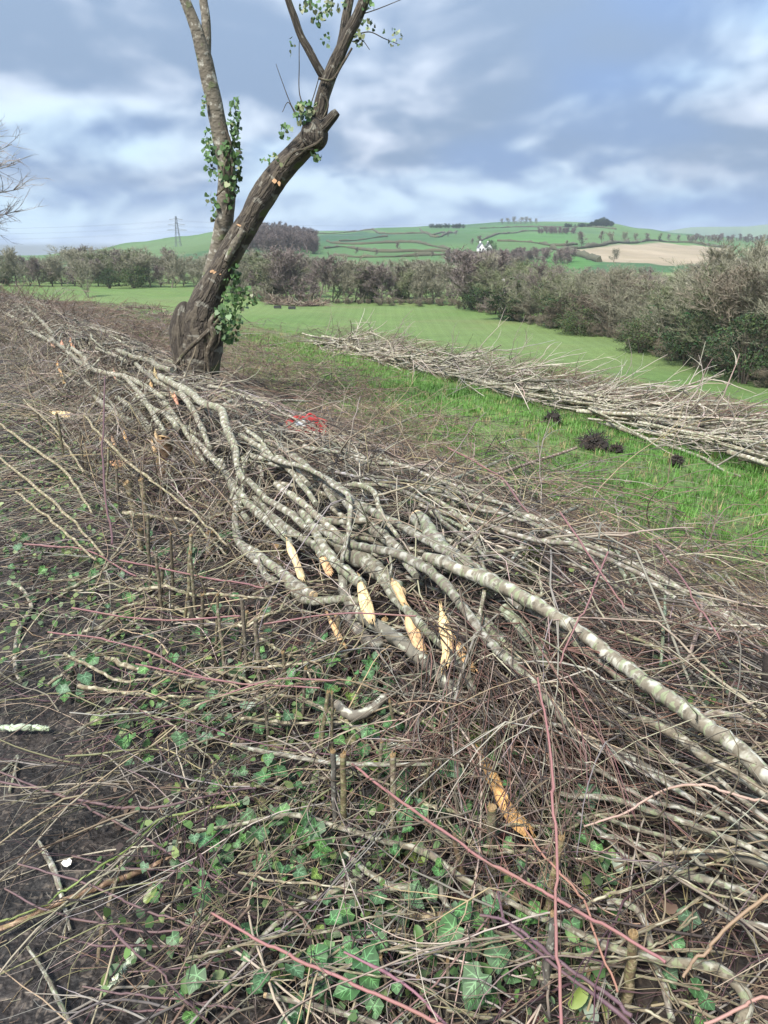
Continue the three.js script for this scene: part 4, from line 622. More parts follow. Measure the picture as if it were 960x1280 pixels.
for (const s of [[[187, 600, 3], [237, 637, 3], [284, 682, 3]], [[105, 519, 3], [140, 559, 4], [190, 601, 4]], [[0, 530, 3], [30, 552, 4], [83, 592, 4], [115, 642, 3]], [[0, 572, 3], [40, 605, 4], [90, 650, 4], [130, 695, 3]], [[20, 615, 3], [70, 655, 4], [120, 700, 3]], [[30, 500, 3], [70, 540, 3], [105, 590, 3]]]) laidStem(s, { shoots: 0, k: 1.2, lift: 0.12, name: 'long_wand', category: 'twig', label: 'long thin straw-coloured wand slanting across the verge', group: 'long pale wands on the verge', tint: [1.1, 0.98, 0.78], jitter: 0.8 });
// two sticks thick with pale green lichen
for (const [s, l] of [[[[0, 909, 7], [18, 910, 9], [40, 910, 9], [62, 912, 6]], 'stick thickly crusted with pale green lichen lying level on mud'], [[[179, 1176, 8], [170, 1190, 10], [162, 1203, 10], [150, 1218, 8], [140, 1230, 7], [127, 1236, 5]], 'stick tufted with pale green lichen lying aslant beside purple bramble canes']]) {
  const r = laidStem(s, { shoots: 0, k: 0, lift: 0.035, mat: M.lichen, name: 'lichen_stick', category: 'stick', label: l, jitter: 0.6 }), tb = new TB();
  for (let k = 0; k < 70; k++) { const i = Math.floor(R(0, r.P.length)), p = r.P[i].clone().sub(r.P[0]); wander(tb, p, V(R(-1, 1), R(-0.2, 1), R(-1, 1)).normalize(), R(0.006, 0.016), 0.0018, 3, 4, 0.5, [0.5, 0.56, 0.4], 0); }
  const tf = part('lichen_tufts', tb.geometry(), M.twig, r.ob); tf.userData.kind = 'stuff'; shade(r.ob);
}

// ---------------------------------------------------------------- bright cut tongues where the stems were split to be laid
function tongue(list, k, lift, tint, label) {            // list of px, py, width: a thin split face seen on its broad side
  const tr = list.map(([px, py, w]) => { const a = hit(px, py, k, lift, 60); return { p: a.p, h: w / 2 * a.depth / FPX }; }), o = tr[0].p.clone(), tb = new TB(), n = 14, c = new THREE.CatmullRomCurve3(tr.map(q => q.p), false, 'centripetal');
  const W = t => { const a = t * (tr.length - 1), kk = Math.min(tr.length - 2, Math.floor(a)); return mix(tr[kk].h, tr[kk + 1].h, a - kk); }, rows = [];
  for (let i = 0; i <= n; i++) { const t = i / n, p = c.getPoint(t), T = c.getTangent(t), view = V(0, EYE, 0).sub(p).normalize().add(V(0.1, 0.25, 0)).normalize(), side = V().crossVectors(T, view).normalize(), nn = V().crossVectors(side, T).normalize(), w = W(0.5) * 0.8 * (0.3 + 0.7 * smooth(0, 0.35, t)) * (1 + 0.1 * Math.sin(t * 7 + list[0][0]) - 0.12 * smooth(0.85, 1, t)), th = 0.007;
    rows.push([[-1, 0], [-0.8, 0.5], [-0.1 + 0.3 * Math.sin(i * 1.3), 0.9], [0.8, 0.45], [1, 0], [0.6, -0.9], [-0.6, -0.9]].map(([x, y], j) => p.clone().addScaledVector(T, i === n ? [0, 0.02, -0.012, 0.016, -0.006, 0, 0][j] : i === 0 ? [0, -0.01, 0.012, -0.014, 0, 0, 0][j] : 0).addScaledVector(side, x * w * R(0.97, 1.03)).addScaledVector(nn, y * th * R(0.8, 1.25)).sub(o))); }
  const m = 7; rows.forEach((r, i) => r.forEach((q, j) => tb.vert(q.x, q.y, q.z, 0, 1, 0, j > 4 ? [0.3, 0.22, 0.16] : tint, j / 7 * 0.5, i / n * 0.5)));
  for (let i = 0; i < n; i++) for (let j = 0; j < m; j++) { const a = i * m + j, b = i * m + (j + 1) % m, e = a + m, f = b + m; tb.i.push(a, b, e, e, b, f); }
  for (const e of [0, n]) for (let j = 1; j < m - 1; j++) tb.i.push(e * m, e * m + j, e * m + j + 1);
  for (let e = 0; e < 9; e++) { const r = rows[e % 3 ? n : 0], a = r[1].clone().lerp(r[3], rnd()), T = rows[n][2].clone().sub(rows[0][2]).normalize().multiplyScalar(e % 3 ? 1 : -1); tb.tube([a.clone().addScaledVector(T, -0.01), a.clone().addScaledVector(T, R(0.01, 0.03)).add(V(R(-1, 1), R(-1, 1), R(-1, 1)).multiplyScalar(0.004))], u => 0.0028 * (1.05 - u), 4, tint); }
  const g = tb.geometry().toNonIndexed(); g.computeVertexNormals();
  const mid = tr[tr.length >> 1].p; let own = null, best = 1e9; for (const q of LAID) for (const p of q.P) { const d = p.distanceTo(mid); if (d < best) { best = d; own = q.ob; } }
  const ob = part('split_face', g, M.cut, own); ob.position.copy(o).sub(own.position); ob.userData.label = label; shade(ob);
}
rnd = rngOf(313);
tongue([[358, 672, 10], [364, 688, 12], [370, 702, 12], [377, 722, 11]], 1.02, 0.012, [1.15, 1.08, 0.95], 'narrow bright split face at the end of a smooth pale stem');
tongue([[396, 685, 9], [403, 697, 13], [412, 716, 10]], 1.0, 0.01, [1.1, 0.85, 0.7], 'orange-brown split face beside the narrow bright one');
tongue([[449, 722, 10], [453, 738, 16], [457, 754, 20], [463, 773, 15]], 1.05, 0.012, [1.2, 1.1, 0.92], 'broad bright yellow split tongue at the end of a thick pale stem');
tongue([[488, 722, 7], [496, 735, 13], [504, 752, 9]], 0.98, 0.012, [1.15, 0.95, 0.75], 'small yellow split face on the thickest mottled stem');
tongue([[508, 765, 14], [514, 780, 19], [519, 795, 21], [526, 812, 18]], 0.88, 0.01, [1.1, 0.86, 0.7], 'wide pinkish split tongue with dark flecks');
tongue([[551, 760, 12], [554, 775, 17], [558, 795, 18], [560, 815, 15], [556, 830, 12]], 0.98, 0.012, [1.25, 1.12, 0.92], 'tallest pale yellow split tongue standing by the bending stem');
tongue([[570, 800, 8], [578, 816, 15], [589, 832, 9]], 0.92, 0.01, [1.15, 0.88, 0.66], 'orange split tongue right beside the tallest pale one');
tongue([[410, 770, 5], [418, 785, 9], [427, 803, 8]], 0.85, 0.01, [1.05, 0.85, 0.66], 'thin orange sliver of split wood low under the dark stem');
tongue([[598, 940, 12], [612, 965, 16], [625, 992, 22], [640, 1020, 26], [656, 1036, 14]], 0.7, 0.02, [1.15, 0.82, 0.5], 'orange split heel of an old stump low in the ivy');
tongue([[64, 515, 8], [75, 517, 10], [87, 519, 7]], 0.7, 0.06, [1.3, 1.22, 1.05], 'pale oval saw-cut end among the far twigs');
tongue([[137, 577, 9], [146, 579, 11], [154, 581, 8]], 0.5, 0.05, [0.85, 0.6, 0.5], 'pinkish saw-cut stump top on the verge');
for (const [x, y] of [[63, 427], [77, 432], [88, 428], [72, 458], [77, 472], [142, 468], [193, 467], [188, 482], [213, 490], [218, 498], [194, 545], [190, 557], [155, 545], [140, 550]]) tongue([[x, y - 6, 3], [x + 1, y, 5], [x + 4, y + 7, 4]], 1.0, 0.015, [R(0.75, 1), R(0.55, 0.75), R(0.42, 0.6)], 'small orange cut face on a stem farther along the hedge');

// ---------------------------------------------------------------- upright stakes and cut stubs
function stake(b, t, w0, w1, o = {}) {
  const bt = hit(b[0], b[1], 0, 0, 60), f = -bt.p.z - (o.fwd ?? 0), tp = atF(t[0], t[1], f), P0 = V(bt.p.x, bt.p.y - 0.05, bt.p.z), r0 = w0 / 2 * bt.depth / FPX, r1 = w1 / 2 * tp.depth / FPX, g = new THREE.Group(); g.position.copy(P0);
  const pts = []; for (let k = 0; k <= 8; k++) { const q = P0.clone().lerp(tp.p, k / 8); if (k && k < 8) q.add(V(R(-1, 1), 0, R(-1, 1)).multiplyScalar(r0 * 0.25)); pts.push(q); }
  const sd = b[0]; part('stem', new TB().tube(pts, u => mix(r0, r1, u), 10, o.tint ?? (() => { const k = R(0.45, 0.95); return [k, k * R(0.85, 0.95), k * R(0.65, 0.82)]; })(), { vscale: 3.5, us: 0.5, rough: (u, v, l) => (fbm(v * 4 + sd, l * 9, 2, 4, 256) - 0.5) * 0.3 }).geometry(P0), o.mat ?? M.pale, g);
  if (o.top !== false) { const T = V().subVectors(pts[8], pts[7]).normalize(), tb = new TB(), sl = V(R(-0.4, 0.4), 0, R(-0.4, 0.4)).multiplyScalar(r1); tb.tube([pts[8].clone().addScaledVector(T, -0.003), pts[8].clone().addScaledVector(T, 0.004).add(sl.multiplyScalar(0.3))], () => r1 * 0.96, 10, [0.6, 0.5, 0.38], { vscale: 4 });
    for (let k = 0; k < 4; k++) { const a = R(0, 6.28), q = pts[8].clone().add(V(Math.cos(a) * r1 * 0.7, 0, Math.sin(a) * r1 * 0.7)); tb.tube([q, q.clone().addScaledVector(T, R(0.006, 0.02)).add(V(R(-1, 1), 0, R(-1, 1)).multiplyScalar(0.003))], u => r1 * 0.3 * (1.05 - u), 4, [0.85, 0.7, 0.52]); }
    part('cut_face', tb.geometry(P0), M.cut, g); }
  top(g, o.name ?? 'hedge_stake'); tag(g, o.label ?? 'thin upright cut stem standing in the ivy', 'cut stem', o.label ? o.group : 'thin upright cut stems'); return g;
}
rnd = rngOf(515);
stake([783, 1275], [792, 1168], 14, 13, { label: 'stout upright cut stake with a torn pale top beside the hooked brown branch', tint: [0.85, 0.72, 0.5] });
stake([615, 1110], [615, 1010], 12, 12, { label: 'thick upright cut stake in front of the orange split heel', tint: [0.6, 0.55, 0.42] });
stake([589, 1092], [604, 1030], 8, 9); stake([673, 1175], [702, 1048], 9, 9, { label: 'leaning cut stake crossed by the upright pink bramble cane', tint: [0.9, 0.75, 0.5] }); stake([675, 1270], [692, 1143], 11, 10, { label: 'dark upright stake beside the upright pink bramble cane', mat: M.darkstem, tint: [0.9, 0.9, 0.9] });
stake([591, 1135], [568, 1042], 15, 5, { label: 'splintered brown stub tapering to a torn point', tint: [0.75, 0.55, 0.4], top: false });
stake([482, 825], [481, 775], 9, 9, { label: 'short ochre stake with a cut top under the broad bright tongue', tint: [1.2, 0.95, 0.5] }); stake([437, 825], [421, 770], 7, 7);
stake([430, 1070], [429, 945], 9, 8, { label: 'upright stake with stripped patch beside variegated ivy leaves', tint: [0.75, 0.68, 0.45] }); stake([491, 1070], [491, 945], 8, 8); stake([420, 1062], [416, 940], 8, 7, { mat: M.darkstem, tint: [0.7, 0.7, 0.7] });
for (const [b, t, w] of [[[187, 752], [188, 638], 5], [[216, 770], [216, 654], 5], [[232, 778], [229, 660], 7], [[205, 790], [203, 690], 5], [[246, 790], [240, 690], 5], [[262, 810], [240, 756], 7], [[290, 850], [296, 745], 6], [[310, 860], [314, 740], 6], [[284, 860], [280, 760], 6], [[325, 870], [330, 780], 6], [[360, 880], [352, 800], 6], [[375, 920], [372, 830], 5], [[395, 960], [398, 850], 6], [[505, 960], [500, 880], 5], [[545, 1010], [548, 940], 5], [[340, 960], [338, 860], 5], [[195, 770], [196, 700], 5], [[225, 800], [222, 720], 5], [[250, 830], [254, 740], 5], [[268, 840], [270, 745], 5], [[455, 1220], [470, 1190], 5], [[500, 1280], [489, 1198], 6], [[540, 1275], [515, 1205], 5], [[560, 1290], [553, 1180], 5], [[640, 1270], [628, 1240], 6], [[720, 1290], [735, 1210], 6], [[850, 1290], [842, 1220], 5], [[415, 1000], [414, 860], 5], [[470, 1010], [474, 905], 5], [[520, 1040], [526, 940], 5], [[130, 640], [128, 560], 4], [[105, 600], [103, 540], 4], [[60, 560], [58, 500], 4], [[84, 590], [82, 520], 4], [[148, 650], [150, 580], 4]]) { const j = R(-14, 14), up = R(-6, 26); stake(b, [t[0] + j, t[1] + up], w * R(0.7, 1.1), w * R(0.6, 1), { top: rnd() < 0.6, mat: rnd() < 0.35 ? M.darkstem : M.pale }); }
const SL = 'short pale stub with a fresh cut top on the verge', SG = 'pale cut stubs on the verge';
for (const [b, t, w] of [[[172, 645], [158, 604], 10], [[262, 700], [262, 666], 10], [[175, 690], [175, 662], 8], [[185, 650], [176, 600], 7], [[353, 708], [346, 682], 15], [[110, 595], [106, 570], 6], [[265, 690], [264, 660], 8], [[128, 575], [127, 548], 6]]) stake(b, t, w, w, { label: SL, group: SG, tint: [1, 0.88, 0.68] });
stake([205, 596], [206, 548], 18, 18, { label: 'brown weathered post stump below the standing tree', name: 'post_stump', tint: [0.75, 0.5, 0.36] });
stake([664, 745], [664, 688], 21, 20, { label: 'old mossy post with a green cap behind the longest pale stem', name: 'mossy_post', tint: [0.35, 0.38, 0.22], mat: M.darkstem, top: false });
{ const h = hit(664, 745, 0, 0), q = atF(664, 688, -h.p.z).p, tb = new TB(); for (let k = 0; k < 260; k++) { const a = R(0, 6.283), rr = 0.04 * Math.sqrt(rnd()); wander(tb, V(Math.cos(a) * rr, R(-0.06, 0.006) * (rr > 0.032 ? 1 : 0), Math.sin(a) * rr), V(R(-0.4, 0.4), 1, R(-0.4, 0.4)), R(0.006, 0.014), 0.002, 2, 3, 0.3, [0.1 * R(0.7, 1.4), 0.16 * R(0.7, 1.4), 0.02], 0); } const m = new THREE.Mesh(tb.geometry(), M.twig); m.position.copy(q); top(m, 'moss_cushion'); tag(m, 'bright green moss capping the old post', 'moss', undefined, 'stuff'); }
stake([957, 960], [962, 815], 14, 14, { label: 'dark upright post at the field side of the longest pale stem', mat: M.darkstem, tint: [0.35, 0.3, 0.32], top: false, name: 'dark_post' });

// ---------------------------------------------------------------- bramble canes and dogwood shoots
function cane(list, k, lift, col, label, group) {
  const tr = traceOn(list.map(([a, b, w]) => [a, b, w * 0.82]), k, lift), n = list.length * 7, P = fullCurve(tr, n), o = tr[0].p.clone(), tb = new TB(), r = radAt(tr); { let j = V(0, 0, 0); P.forEach((p, i) => { if (i && i < n) { if (i % 4 === 0) j = V(R(-1, 1), R(-1, 1), R(-1, 1)).multiplyScalar(0.0035); p.add(j); } }); }
  tb.tube(P, r, 7, (t, u, l) => mix3(col, [col[0] * 0.75 + 0.05, col[1] * 0.9 + 0.03, col[2] * 0.75], fbm(l * 12, u * 4, 2)), { rough: (t, u, l) => 0.35 * smooth(0.86, 0.97, vnoise(l * 14 + list[0][0], 2)) });
  for (let i = 2; i < n - 1; i += 2) { const d = V(R(-1, 1), R(-1, 1), R(-1, 1)).normalize(), q = P[i].clone().addScaledVector(d, r(i / n)); tb.tube([q, q.clone().addScaledVector(d, 0.004)], u => 0.0013 * (1.05 - u), 4, col); }
  const m = new THREE.Mesh(tb.geometry(o), M.bramble); m.position.copy(o); top(m, 'bramble_cane'); tag(m, label, 'bramble', group); return m;
}
const PINK = [0.24, 0.1, 0.115], PURP = [0.095, 0.05, 0.08];
cane([[672, 847, 3], [685, 930, 4], [692, 1000, 5], [696, 1080, 5], [697, 1180, 6], [699, 1300, 6]], 1.0, 0.35, PINK, 'upright pink bramble cane rising through the ivy and brushwood');
cane([[440, 955, 4], [480, 985, 5], [555, 1040, 5], [630, 1090, 5], [690, 1120, 6], [760, 1160, 6], [832, 1203, 6]], 0.9, 0.16, PINK, 'long pink bramble cane slanting across the upright one');
cane([[264, 1141, 4], [320, 1173, 5], [374, 1200, 6], [424, 1222, 6], [478, 1246, 6], [560, 1285, 7]], 0.7, 0.15, [0.25, 0.105, 0.12], 'pink bramble cane low over the ivy, running to the hedge foot');
cane([[600, 1144, 5], [630, 1149, 5], [650, 1163, 6], [673, 1181, 6], [697, 1201, 7], [730, 1225, 7], [790, 1270, 8]], 0.7, 0.12, PURP, 'dark purple bramble cane bent beside its twin', 'paired dark purple canes'); cane([[622, 1110, 4], [630, 1149, 5], [660, 1178, 6], [700, 1212, 6], [760, 1255, 7], [800, 1290, 7]], 0.7, 0.11, PURP, 'dark purple bramble cane bent beside its twin', 'paired dark purple canes');
cane([[655, 1035, 3], [690, 1080, 4], [720, 1110, 4], [745, 1170, 4], [772, 1240, 4]], 0.8, 0.12, [0.28, 0.13, 0.11], 'reddish thin cane crossing behind the upright pink one');
cane([[960, 1118, 6], [908, 1161, 6], [878, 1191, 6], [854, 1222, 5]], 0.8, 0.16, [0.22, 0.14, 0.1], 'brown cane slanting over the hooked grey branch'); cane([[1000, 1230, 6], [940, 1252, 6], [880, 1280, 6]], 0.6, 0.12, [0.3, 0.16, 0.15], 'pinkish cane crossing the thick hooked branch end');
cane([[430, 1190, 4], [480, 1215, 5], [510, 1235, 5], [560, 1283, 5]], 0.6, 0.12, [0.2, 0.085, 0.13], 'short magenta cane between two ivy clumps'); cane([[730, 1033, 3], [774, 1019, 4], [830, 989, 4], [866, 981, 5], [908, 989, 5], [960, 1003, 5]], 1.05, 0.04, [0.34, 0.22, 0.2], 'pale pink cane arched over the laid branches');
for (const [l, k, li] of [[[[-10, 975, 4], [40, 986, 4], [78, 996, 5], [140, 1008, 5], [187, 1010, 5], [240, 999, 4], [320, 985, 4]], 0.2, 0.1], [[[-8, 962, 3], [62, 989, 4], [119, 1014, 4], [175, 1046, 4], [240, 1083, 4], [300, 1120, 4]], 0.2, 0.08], [[[22, 1080, 3], [94, 1099, 4], [140, 1120, 4], [187, 1139, 4], [240, 1160, 4], [300, 1175, 4]], 0.2, 0.1], [[[6, 1111, 3], [62, 1139, 4], [125, 1152, 4], [187, 1164, 4], [240, 1161, 4], [290, 1150, 3]], 0.2, 0.06], [[[72, 1170, 3], [125, 1181, 4], [219, 1181, 4], [280, 1176, 3]], 0.2, 0.06], [[[103, 1233, 3], [169, 1245, 4], [231, 1250, 4], [300, 1262, 4]], 0.2, 0.08], [[[119, 1139, 3], [156, 1180, 4], [200, 1217, 4], [231, 1249, 4], [270, 1290, 4]], 0.2, 0.1], [[[90, 1070, 3], [150, 1083, 3], [230, 1090, 3], [300, 1100, 3]], 0.2, 0.06], [[[130, 1262, 3], [200, 1262, 4], [260, 1252, 4]], 0.2, 0.06], [[[160, 1215, 3], [230, 1210, 3], [330, 1190, 3]], 0.2, 0.06]]) cane(l, k, li, [0.1, 0.055, 0.075], 'thin purple bramble cane trailing over the mud edge', 'purple canes over the mud');
cane([[60, 1130, 3], [81, 1111, 4], [125, 1083, 4], [156, 1064, 4], [175, 1046, 4], [200, 1024, 4], [240, 1014, 4], [300, 1005, 4]], 0.2, 0.1, [0.15, 0.2, 0.06], 'green bramble stem running out over the mud'); cane([[0, 1152, 4], [30, 1142, 4], [60, 1130, 3]], 0.1, 0.05, [0.17, 0.2, 0.07], 'end of a green bramble stem on the mud');
cane([[131, 470, 2], [130, 520, 3], [128, 560, 3], [131, 610, 4], [140, 680, 4]], 0.9, 0.35, [0.09, 0.04, 0.06], 'dark upright cane standing before the far laid stems');
for (const [x0, y0, x1, y1, k] of [[150, 700, 330, 735, 1], [90, 760, 300, 770, 1], [60, 790, 260, 850, 0.6], [170, 830, 400, 860, 1], [250, 880, 420, 850, 1], [30, 680, 170, 720, 0.6], [330, 780, 520, 770, 1.1], [700, 640, 780, 760, 1], [760, 690, 700, 830, 1], [820, 680, 900, 800, 1], [560, 560, 660, 640, 1]]) cane([[x0, y0, 3], [mix(x0, x1, 0.5), mix(y0, y1, 0.5) - R(-12, 14), 3], [x1, y1, 3]], k, 0.14, [0.2, 0.09, 0.11], 'thin reddish cane lying through the twiggy verge', 'thin reddish canes');

// ================================================================ TWIGS, LEAVES, GRASS
const C = { tan: [0.2408, 0.2107, 0.1548], pale: [0.2858, 0.2609, 0.2112], grey: [0.1615, 0.1491, 0.1274], brown: [0.0963, 0.0684, 0.0484], red: [0.129, 0.0731, 0.0585], purple: [0.0746, 0.0404, 0.0466], olive: [0.1181, 0.1181, 0.0621], straw: [0.2485, 0.205, 0.1243], dark: [0.031, 0.0249, 0.0218], pinkb: [0.1591, 0.1187, 0.0903] };
const shadeOf = c => { const k = R(0.45, 1.5); return [c[0] * k, c[1] * k * R(0.94, 1.04), c[2] * k * R(0.92, 1.06)]; };
function stuff(tb, name, mat, label, category) { const m = new THREE.Mesh(tb.geometry(), mat); top(m, name); tag(m, label, category, undefined, 'stuff'); return m; }
const along = (a) => V(DX * Math.cos(a) + DF * Math.sin(a), 0, -(DF * Math.cos(a) - DX * Math.sin(a)));   // a = 0 runs up the hedge, turning towards the field
const onSL = (s, l, y) => { const [x, f] = xf(s, l); return V(x, ground(x, f) + y, -f); };
// l drawn so that the picture is evenly filled: dense near, thinning away
const drawL = (a, b, p = 1.6) => a + (b - a) * Math.pow(rnd(), p);

// more laid branches along the rest of the hedge
rnd = rngOf(1717);
for (let i = 0; i < 170; i++) {
  const l = 0.6 + 17 * Math.pow(rnd(), 1.1), s = R(-0.42, 0.42) + 0.05, n = 9, L = R(0.5, 1.5), r = R(0.007, 0.017) * (l > 7 ? 1.15 : 1), o = onSL(s, l, bulk(s) * R(0.6, 1.02)), pts = [V(0, 0, 0)], d = along(R(-0.32, 0.32) + (rnd() < 0.12 ? R(-0.9, 0.9) : 0) + Math.PI), q = V(0, 0, 0); d.y = R(-0.1, 0.12);
  for (let k = 0; k < n; k++) { d.add(V(R(-0.2, 0.2), R(-0.1, 0.1), R(-0.2, 0.2))).normalize(); q.addScaledVector(d, L / n); const [x, f] = [o.x + q.x, -(o.z + q.z)], g = ground(x, f), b = bulk(sOf(x, f)); q.y = clamp(q.y + o.y, g + b * 0.35, g + b * 1.1) - o.y; pts.push(q.clone()); }
  const k = rnd() < 0.2 ? R(0.5, 0.75) : R(0.9, 1.25), g = new THREE.Group(); part('bark', new TB().tube(pts, t => r * (1 - 0.5 * t), 8, [k, k * R(0.96, 1.02), k * R(0.9, 1)], { vscale: 1.7, v0: R(0, 5), us: 0.4, rough: (t, u, ll) => (fbm(u * 4 + i, ll * 8, 2, 4, 256) - 0.5) * 0.3 }).geometry(), M.pale, g);
  for (let e = 0; e < 2; e++) { const j = 2 + Math.floor(R(0, 6)), tb = new TB(); wander(tb, pts[j].clone(), d.clone().add(V(R(-0.8, 0.8), R(-0.1, 0.7), R(-0.8, 0.8))).normalize(), R(0.2, 0.5), r * 0.4, 7, 5, 0.2, [0.23 * k, 0.2 * k, 0.15 * k], 0.02); part('shoot', tb.geometry(), M.twig, g); }
  g.position.copy(o); top(g, 'laid_branch'); tag(g, PALE, 'hedge stem', PG);
}
// brushwood woven through the laid stems
rnd = rngOf(9001);
{
  const tb = new TB();
  for (let i = 0; i < 4200; i++) {
    const l = drawL(-2.6, 26, 1.75); if (l < 0.8 && rnd() < 0.55) continue; const s = (rnd() + rnd() + rnd() - 1.5) * 0.62 + 0.12, near = l < 3; if (Math.abs(l - 4.0) < 0.7 && s > 0.42) continue;
    const a = (rnd() < 0.75 ? R(-0.5, 0.5) : R(-1.6, 1.6)) + (rnd() < 0.5 ? Math.PI : 0), d = along(a); d.y = R(-0.12, 0.3); d.normalize();
    const c = shadeOf(pick(near ? [C.tan, C.grey, C.brown, C.pale, C.pinkb, C.dark, C.dark, C.grey, C.tan] : [C.tan, C.pale, C.grey, C.dark, C.brown, C.tan, C.dark]));
    const over = rnd() < 0.3 ? 1.4 : 1.12, tp = q => bulk(sOf(q.x, -q.z)) * over + 0.02;
    wander(tb, onSL(s, l, bulk(s) * R(0.05, 0.95)), d, R(0.35, 1.3), R(0.0022, 0.0052) * (l > 6 ? 1.3 : 1), near ? 9 : 7, near ? 5 : 3, 0.2, c, 0.012, tp, rnd() < 0.55 ? 2 : 1);
  }
  for (let i = 0; i < 1300; i++) { const l = drawL(2, 18, 1.2), s = R(-0.8, -0.1), d = along(R(-0.7, 0.7) + (rnd() < 0.5 ? Math.PI : 0)); d.y = R(-0.3, 0.6); d.normalize(); wander(tb, onSL(s, l, bulk(s) * R(0.3, 1)), d, R(0.3, 0.9), R(0.0025, 0.0055), 7, 4, 0.2, shadeOf(pick([C.tan, C.pale, C.brown, C.grey, C.dark])), 0.015, q => bulk(sOf(q.x, -q.z)) * 1.2 + 0.03, 2); }
  stuff(tb, 'hedge_brushwood', M.twig, 'tangle of thin bare twigs woven through the laid stems', 'brushwood');
}
// red-brown twigs bunched under the longest stem
{
  const tb = new TB();
  for (let i = 0; i < 620; i++) {
    const q0 = hit(R(570, 780), R(800, 980), 0.55, 0, 30).p, a = R(-0.45, 0.35) + Math.PI + (rnd() < 0.12 ? R(-1, 1) : 0), d = along(a); d.y = R(-0.05, 0.22); d.normalize(); q0.addScaledVector(d, -0.35); q0.y = ground(q0.x, -q0.z) + bulk(sOf(q0.x, -q0.z)) * R(0.1, 0.95);
    wander(tb, q0, d, R(0.4, 1.0), R(0.0014, 0.0036), 9, 4, 0.17, shadeOf(pick([C.red, C.red, C.pinkb, C.brown, C.dark, C.dark, C.tan])), 0.01, q => bulk(sOf(q.x, -q.z)) * 1.1 + 0.03, rnd() < 0.5 ? 2 : 1);
  }
  stuff(tb, 'red_twigs', M.twig, 'dense reddish twigs bunched beneath the longest pale stem', 'brushwood');
}
// brash spread over the grass on the field side
{
  const tb = new TB();
  for (let i = 0; i < 2700; i++) {
    const l = drawL(-3, 17, 1.5), s = 0.45 + Math.pow(rnd(), 1.35) * (1.5 + 0.12 * Math.max(0, l)), near = l < 3.5; if (Math.abs(l - 4.2) < 0.55 && Math.abs(s - 1.1) < 0.5) continue;
    const d = along(R(-1.2, 1.2) + (rnd() < 0.5 ? Math.PI : 0)); d.y = R(0, 0.55); d.normalize();
    const tp = near ? 0.34 - 0.07 * s : 0.26 - 0.04 * s;
    wander(tb, onSL(s, l, R(0.0, 0.16)), d, R(0.3, 1.15), R(0.0014, 0.0042) * (l > 5 ? 1.35 : 1), near ? 9 : 7, near ? 4 : 3, 0.2, shadeOf(pick(near ? [C.tan, C.pinkb, C.pale, C.brown, C.straw, C.grey, C.dark, C.dark] : [C.pinkb, C.pinkb, C.brown, C.tan, C.dark])), 0.03, Math.max(0.1, tp), rnd() < 0.6 ? 2 : 1);
  }
  for (let i = 0; i < 800; i++) { const l = drawL(-2.5, 6, 1.1), s = 0.7 + 1.55 * rnd(); if (Math.abs(l - 4.2) < 0.6 && Math.abs(s - 1.1) < 0.6) continue; const d = along(R(-3.14, 3.14)); d.y = R(0.2, 0.9); d.normalize(); wander(tb, onSL(s, l, R(0, 0.1)), d, R(0.25, 0.75), R(0.0011, 0.0024), 8, 4, 0.2, shadeOf(pick([C.red, C.brown, C.red, C.pinkb, C.tan])), 0.03, 0.34, 2); }
  for (let i = 0; i < 1200; i++) { const l = R(3.5, 15), s = R(0.5, 2.4 + (l > 6 ? 0.9 : 0)); if (Math.abs(l - 4.2) < 0.6 && Math.abs(s - 1.1) < 0.6) continue; const d = along(R(-3.14, 3.14)); d.y = R(0.2, 0.9); d.normalize(); wander(tb, onSL(s, l, R(0, 0.1)), d, R(0.3, 0.8), R(0.0018, 0.0036), 6, 3, 0.22, shadeOf(pick([C.pinkb, C.brown, C.red, C.brown, C.tan])), 0.02, 0.38, 2); }
  stuff(tb, 'field_side_brash', M.twig, 'pinkish-brown brash spread over the grass beside the hedge', 'brash');
}
// long bowed wands that stand out above it
for (let i = 0; i < 46; i++) {
  const tb = new TB(), l = R(-2, 5), s = R(0.5, 2.0), p = onSL(s, l, 0.03), d = along(R(-1, 1) + (rnd() < 0.6 ? Math.PI : 0)); d.y = R(0.35, 1.1); d.normalize();
  wander(tb, V(0, 0, 0), d, R(0.5, 1.2), R(0.0026, 0.0048), 12, 5, 0.13, shadeOf(pick([C.tan, C.pinkb, C.straw, C.grey])), 0.05, undefined, 3);
  const m = new THREE.Mesh(tb.geometry(), M.twig); m.position.copy(p); top(m, 'bowed_wand'); tag(m, 'thin bowed bare wand rising from the brash on the field side', 'twig', 'bowed wands in the brash');
}
